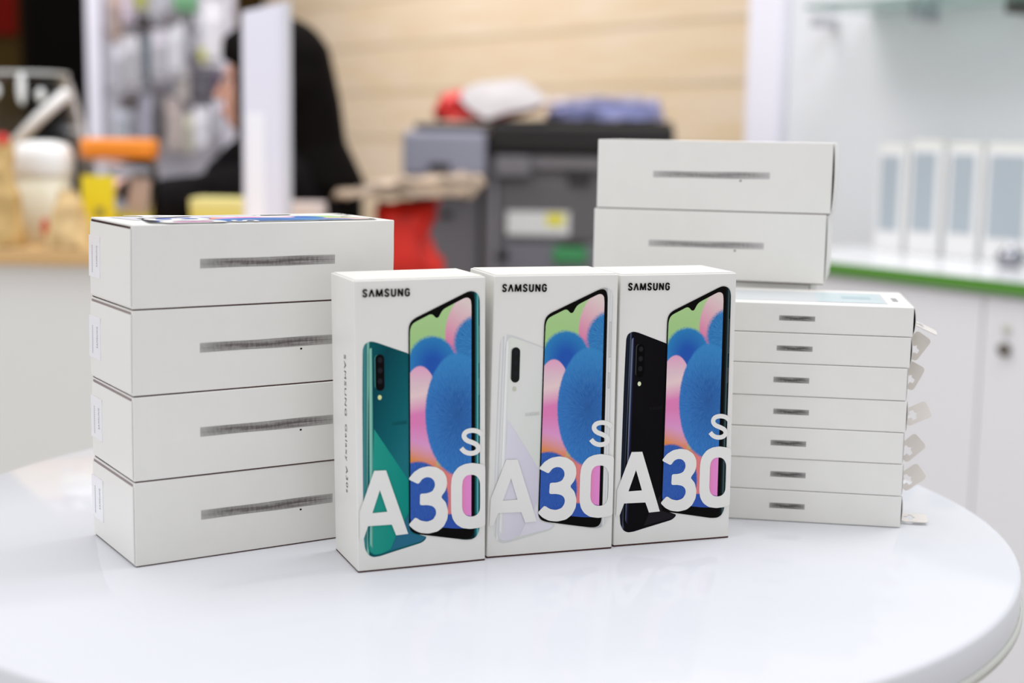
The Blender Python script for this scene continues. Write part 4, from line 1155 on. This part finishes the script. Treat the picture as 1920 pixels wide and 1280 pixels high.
# ------------------------------------------------------------------ seated person, seen from the left side
Yp = 3.05; k = mm(Yp)
hc = at(511, 150, Yp)                       # skull centre
pr = thing('person', 'person in a dark jacket with long dark hair and glasses, seated facing left', 'person', (hc.x, Yp, 0))
body = MB()
hz = hc.z
SK = mat('skin', (232, 178, 156), .5, noise=.03, nscale=30)
def rot_y(a): return Matrix.Rotation(R(a), 3, 'Y')
# head in profile looking to -x
body.ball((0, 0, hz + .018), (.092, .076, .098), 28, 20)
body.ball((-.042, 0, hz - .030), (.058, .060, .078), 24, 16)
body.ball((-.060, 0, hz - .084), (.034, .034, .024), 18, 12)       # chin
body.ball((-.100, 0, hz - .020), (.014, .011, .022), 14, 10)       # nose
body.ball((-.112, 0, hz - .034), (.012, .012, .010), 14, 10)
body.ball((-.094, 0, hz - .062), (.012, .022, .008), 14, 10)       # lips
body.ball((-.093, 0, hz - .072), (.011, .020, .007), 14, 10)
body.ball((-.080, -.026, hz + .014), (.018, .020, .012), 14, 10)   # brow
body.ball((-.080, .026, hz + .014), (.018, .020, .012), 14, 10)
for s2 in (-1, 1):
    body.ball((.012, s2 * .076, hz - .012), (.018, .010, .030), 14, 10)  # ears
body.tube([(-.004, 0, hz - .05), (.010, 0, hz - .12), (.020, 0, hz - .19)], [.052, .050, .062], 20)
body.tube([(.02, 0, hz - .17), (.025, 0, hz - .26), (.035, 0, hz - .42), (.04, 0, hz - .62), (.03, 0, hz - .70)], [.07, .125, .12, .115, .125], 24)
SHO = {}
for s2 in (-1, 1):
    sh_ = Vector((.03, s2 * .155, hz - .23)); el = Vector((-.15, s2 * .19, hz - .27)); wr = Vector((-.28, s2 * .09, DZ + .05))
    SHO[s2] = (sh_, el, wr)
    body.tube([(.025, s2 * .07, hz - .215), sh_, sh_.lerp(el, .5), el, el.lerp(wr, .5), wr], [.06, .055, .048, .042, .038, .027], 16)
    # palm and fingers resting on the desk
    d0 = Vector((-1, -s2 * .25, -.12)).normalized(); sd = Vector((-.2 * s2, 1, 0)).normalized()
    pm = wr + d0 * .05
    body.tube([wr, wr + d0 * .03, pm + d0 * .035], [.026, .030, .026], 14)
    for q_ in range(4):
        r0 = pm + d0 * .03 + sd * (.012 * (q_ - 1.5) * 1.6); ln = [.062, .072, .068, .052][q_]
        body.tube([r0, r0 + d0 * ln * .45 + Vector((0, 0, .006)), r0 + d0 * ln * .8 - Vector((0, 0, .004)), r0 + d0 * ln - Vector((0, 0, .014))], [.010, .0095, .009, .008], 10)
    th0 = wr + d0 * .02 - sd * s2 * .024
    body.tube([th0, th0 + d0 * .02 - sd * s2 * .018, th0 + d0 * .05 - sd * s2 * .024], [.013, .011, .009], 10)
    hip = Vector((.03, s2 * .09, hz - .70)); kn = Vector((-.40, s2 * .11, hz - .72)); an = Vector((-.38, s2 * .11, .09))
    body.tube([hip, hip.lerp(kn, .5), kn, kn.lerp(an, .35), an], [.095, .08, .06, .055, .038], 18)
    body.tube([an + Vector((.03, 0, -.03)), an + Vector((-.08, 0, -.05)), an + Vector((-.16, 0, -.062))], [.036, .034, .024], 14)
bo = body.build('body', SK, pr)
rm = bo.modifiers.new('skin_remesh', 'REMESH'); rm.mode = 'VOXEL'; rm.voxel_size = .0055; rm.use_smooth_shade = True
sm = bo.modifiers.new('smooth', 'SMOOTH'); sm.factor = .5; sm.iterations = 3
# face details
MB().ball((-.0925, -.030, hz - .004), (.006, .011, .008), 14, 10).build('eye', mat('eye_white', (230, 228, 226), .2), pr)
MB().ball((-.0925, .030, hz - .004), (.006, .011, .008), 14, 10).build('eye', mat('eye_white', (230, 228, 226), .2), pr)
MB().ball((-.1065, 0, hz - .066), (.004, .018, .006), 14, 8).build('lips', mat('lip_red', (186, 84, 80), .4), pr)
gl = MB()
for s2 in (-1, 1):
    gl.tube([(-.112, s2 * .034 + .023 * math.cos(a), hz - .004 + .019 * math.sin(a)) for a in [2 * math.pi * i / 24 for i in range(25)]], .0016, 6)
    gl.tube([(-.110, s2 * .057, hz), (-.05, s2 * .078, hz + .002), (.012, s2 * .080, hz + .002)], .0016, 6)
gl.tube([(-.112, -.011, hz), (-.116, 0, hz + .003), (-.112, .011, hz)], .0016, 6)
g_ = gl.build('glasses', mat('glasses_frame', (60, 54, 90), .3), pr)
ln = MB()
for s2 in (-1, 1): ln.lathe([(0, 0), (.021, 0), (.021, .001), (0, .001)], 24, Matrix.Translation((-.113, s2 * .034, hz - .004)) @ Matrix.Rotation(R(90), 4, 'Y'))
ln.build('lenses', mat('glasses_lens', (196, 190, 236), .05, trans=.5), g_)
# hair: cap plus long fall down the back and over the shoulders
HAIR = mat('hair_dark', (9, 5, 4), .7, spec=.08, noise=.3, nscale=60)
hr = MB()
hr.ball((.018, 0, hz + .032), (.104, .092, .098), 30, 20)
hr.ball((.044, 0, hz - .02), (.085, .094, .11), 28, 18)
hr.tube([(.035, 0, hz + .05), (.062, 0, hz - .06), (.072, 0, hz - .14), (.095, 0, hz - .22), (.10, 0, hz - .32), (.08, 0, hz - .375)], [.085, .082, .082, .098, .092, .050], 26)
hr.tube([(-.055, 0, hz + .085), (-.080, -.03, hz + .070), (-.088, -.052, hz + .035)], [.03, .022, .008], 12)
hr.tube([(-.055, 0, hz + .085), (-.080, .03, hz + .070), (-.088, .052, hz + .035)], [.03, .022, .008], 12)
for s2 in (-1, 1):
    hr.tube([(-.035, s2 * .07, hz + .06), (-.028, s2 * .088, hz - .02), (-.02, s2 * .094, hz - .10), (-.03, s2 * .10, hz - .18), (-.015, s2 * .10, hz - .26)], [.03, .036, .038, .036, .012], 14)
ho = hr.build('hair', HAIR, pr)
rm = ho.modifiers.new('hair_remesh', 'REMESH'); rm.mode = 'VOXEL'; rm.voxel_size = .008; rm.use_smooth_shade = True
# jacket
JK = mat('jacket_dark', (15, 12, 14), .9, spec=.1, noise=.5, nscale=30, bump=.8)
jk = MB()
jk.tube([(.018, 0, hz - .135), (.018, 0, hz - .165), (.02, 0, hz - .20), (.028, 0, hz - .27), (.038, 0, hz - .42), (.04, 0, hz - .60), (.035, 0, hz - .70)], [.066, .078, .105, .145, .142, .136, .14], 26)
for s2 in (-1, 1):
    sh_, el, wr = SHO[s2]
    jk.tube([(.025, s2 * .06, hz - .215), sh_, sh_.lerp(el, .5), el, el.lerp(wr, .5), wr.lerp(el, .1)], [.080, .080, .076, .066, .058, .044], 18)
# scarf-like high collar reaching forward of the chin
jk.tube([(-.035, 0, hz - .125), (-.055, 0, hz - .16), (-.085, 0, hz - .205), (-.10, 0, hz - .26)], [.030, .048, .062, .060], 18)
jo = jk.build('jacket', JK, pr)
rm = jo.modifiers.new('jacket_remesh', 'REMESH'); rm.mode = 'VOXEL'; rm.voxel_size = .009; rm.use_smooth_shade = True
tr = MB()
for s2 in (-1, 1):
    hip = Vector((.03, s2 * .09, hz - .70)); kn = Vector((-.40, s2 * .11, hz - .72)); an = Vector((-.38, s2 * .11, .12))
    tr.tube([hip, hip.lerp(kn, .5), kn, kn.lerp(an, .4), an], [.105, .09, .07, .064, .05], 18)
tr.build('trousers', mat('trousers_dark', (28, 28, 36), .8), pr)
# office chair under the person
zs_ = hz - .70 - .11
oc = thing('office_chair', 'black office chair under the seated person, mostly hidden by the desk', 'chair', (hc.x, Yp, 0))
MB().box((-.22, -.2, zs_ - .07), (.2, .2, zs_ - .002), .02).build('seat', BLACKM, oc)
MB().box((.205, -.2, zs_ + .02), (.245, .2, zs_ + .36), .015).build('backrest', BLACKM, oc)
MB().box((.19, -.03, zs_ - .05), (.25, .03, zs_ + .06), .004).build('back_support', BLACKM, oc)
MB().tube([(0, 0, .06), (0, 0, zs_ - .07)], .025).build('post', CHROME, oc)
for q_ in range(5):
    a = R(72 * q_ + 18)
    MB().tube([(0, 0, .075), (.17 * math.cos(a), .17 * math.sin(a), .05)], [.022, .014]).build('leg', CHROME, oc)
    MB().ball((.17 * math.cos(a), .17 * math.sin(a), .0255), .025, 14, 10).build('castor', BLACKM, oc)

# ------------------------------------------------------------------ creases in the soft bags and wrappings
def crinkle(root, names, strength, size, levels=3):
    tx = bpy.data.textures.new('creases', 'VORONOI'); tx.noise_scale = size; tx.distance_metric = 'DISTANCE'
    for ch in root.children:
        if ch.name.split('.')[0] in names:
            sb = ch.modifiers.new('fine_mesh', 'SUBSURF'); sb.levels = levels; sb.render_levels = levels
            sb.subdivision_type = 'SIMPLE'
            d = ch.modifiers.new('creases', 'DISPLACE'); d.texture = tx; d.strength = strength * .7; d.mid_level = .85
            d.texture_coords = 'LOCAL'
crinkle(rb, ('bag_body',), .026, .06)
crinkle(bb, ('folded_bags', 'grey_wrap'), .018, .04)
crinkle(rdb, ('bag_body',), .030, .07)
crinkle(bp_, ('wrapping',), .024, .035)
crinkle(bg1, ('bag_body',), .012, .03, 2)
crinkle(bg2, ('bag_body',), .012, .025, 2)
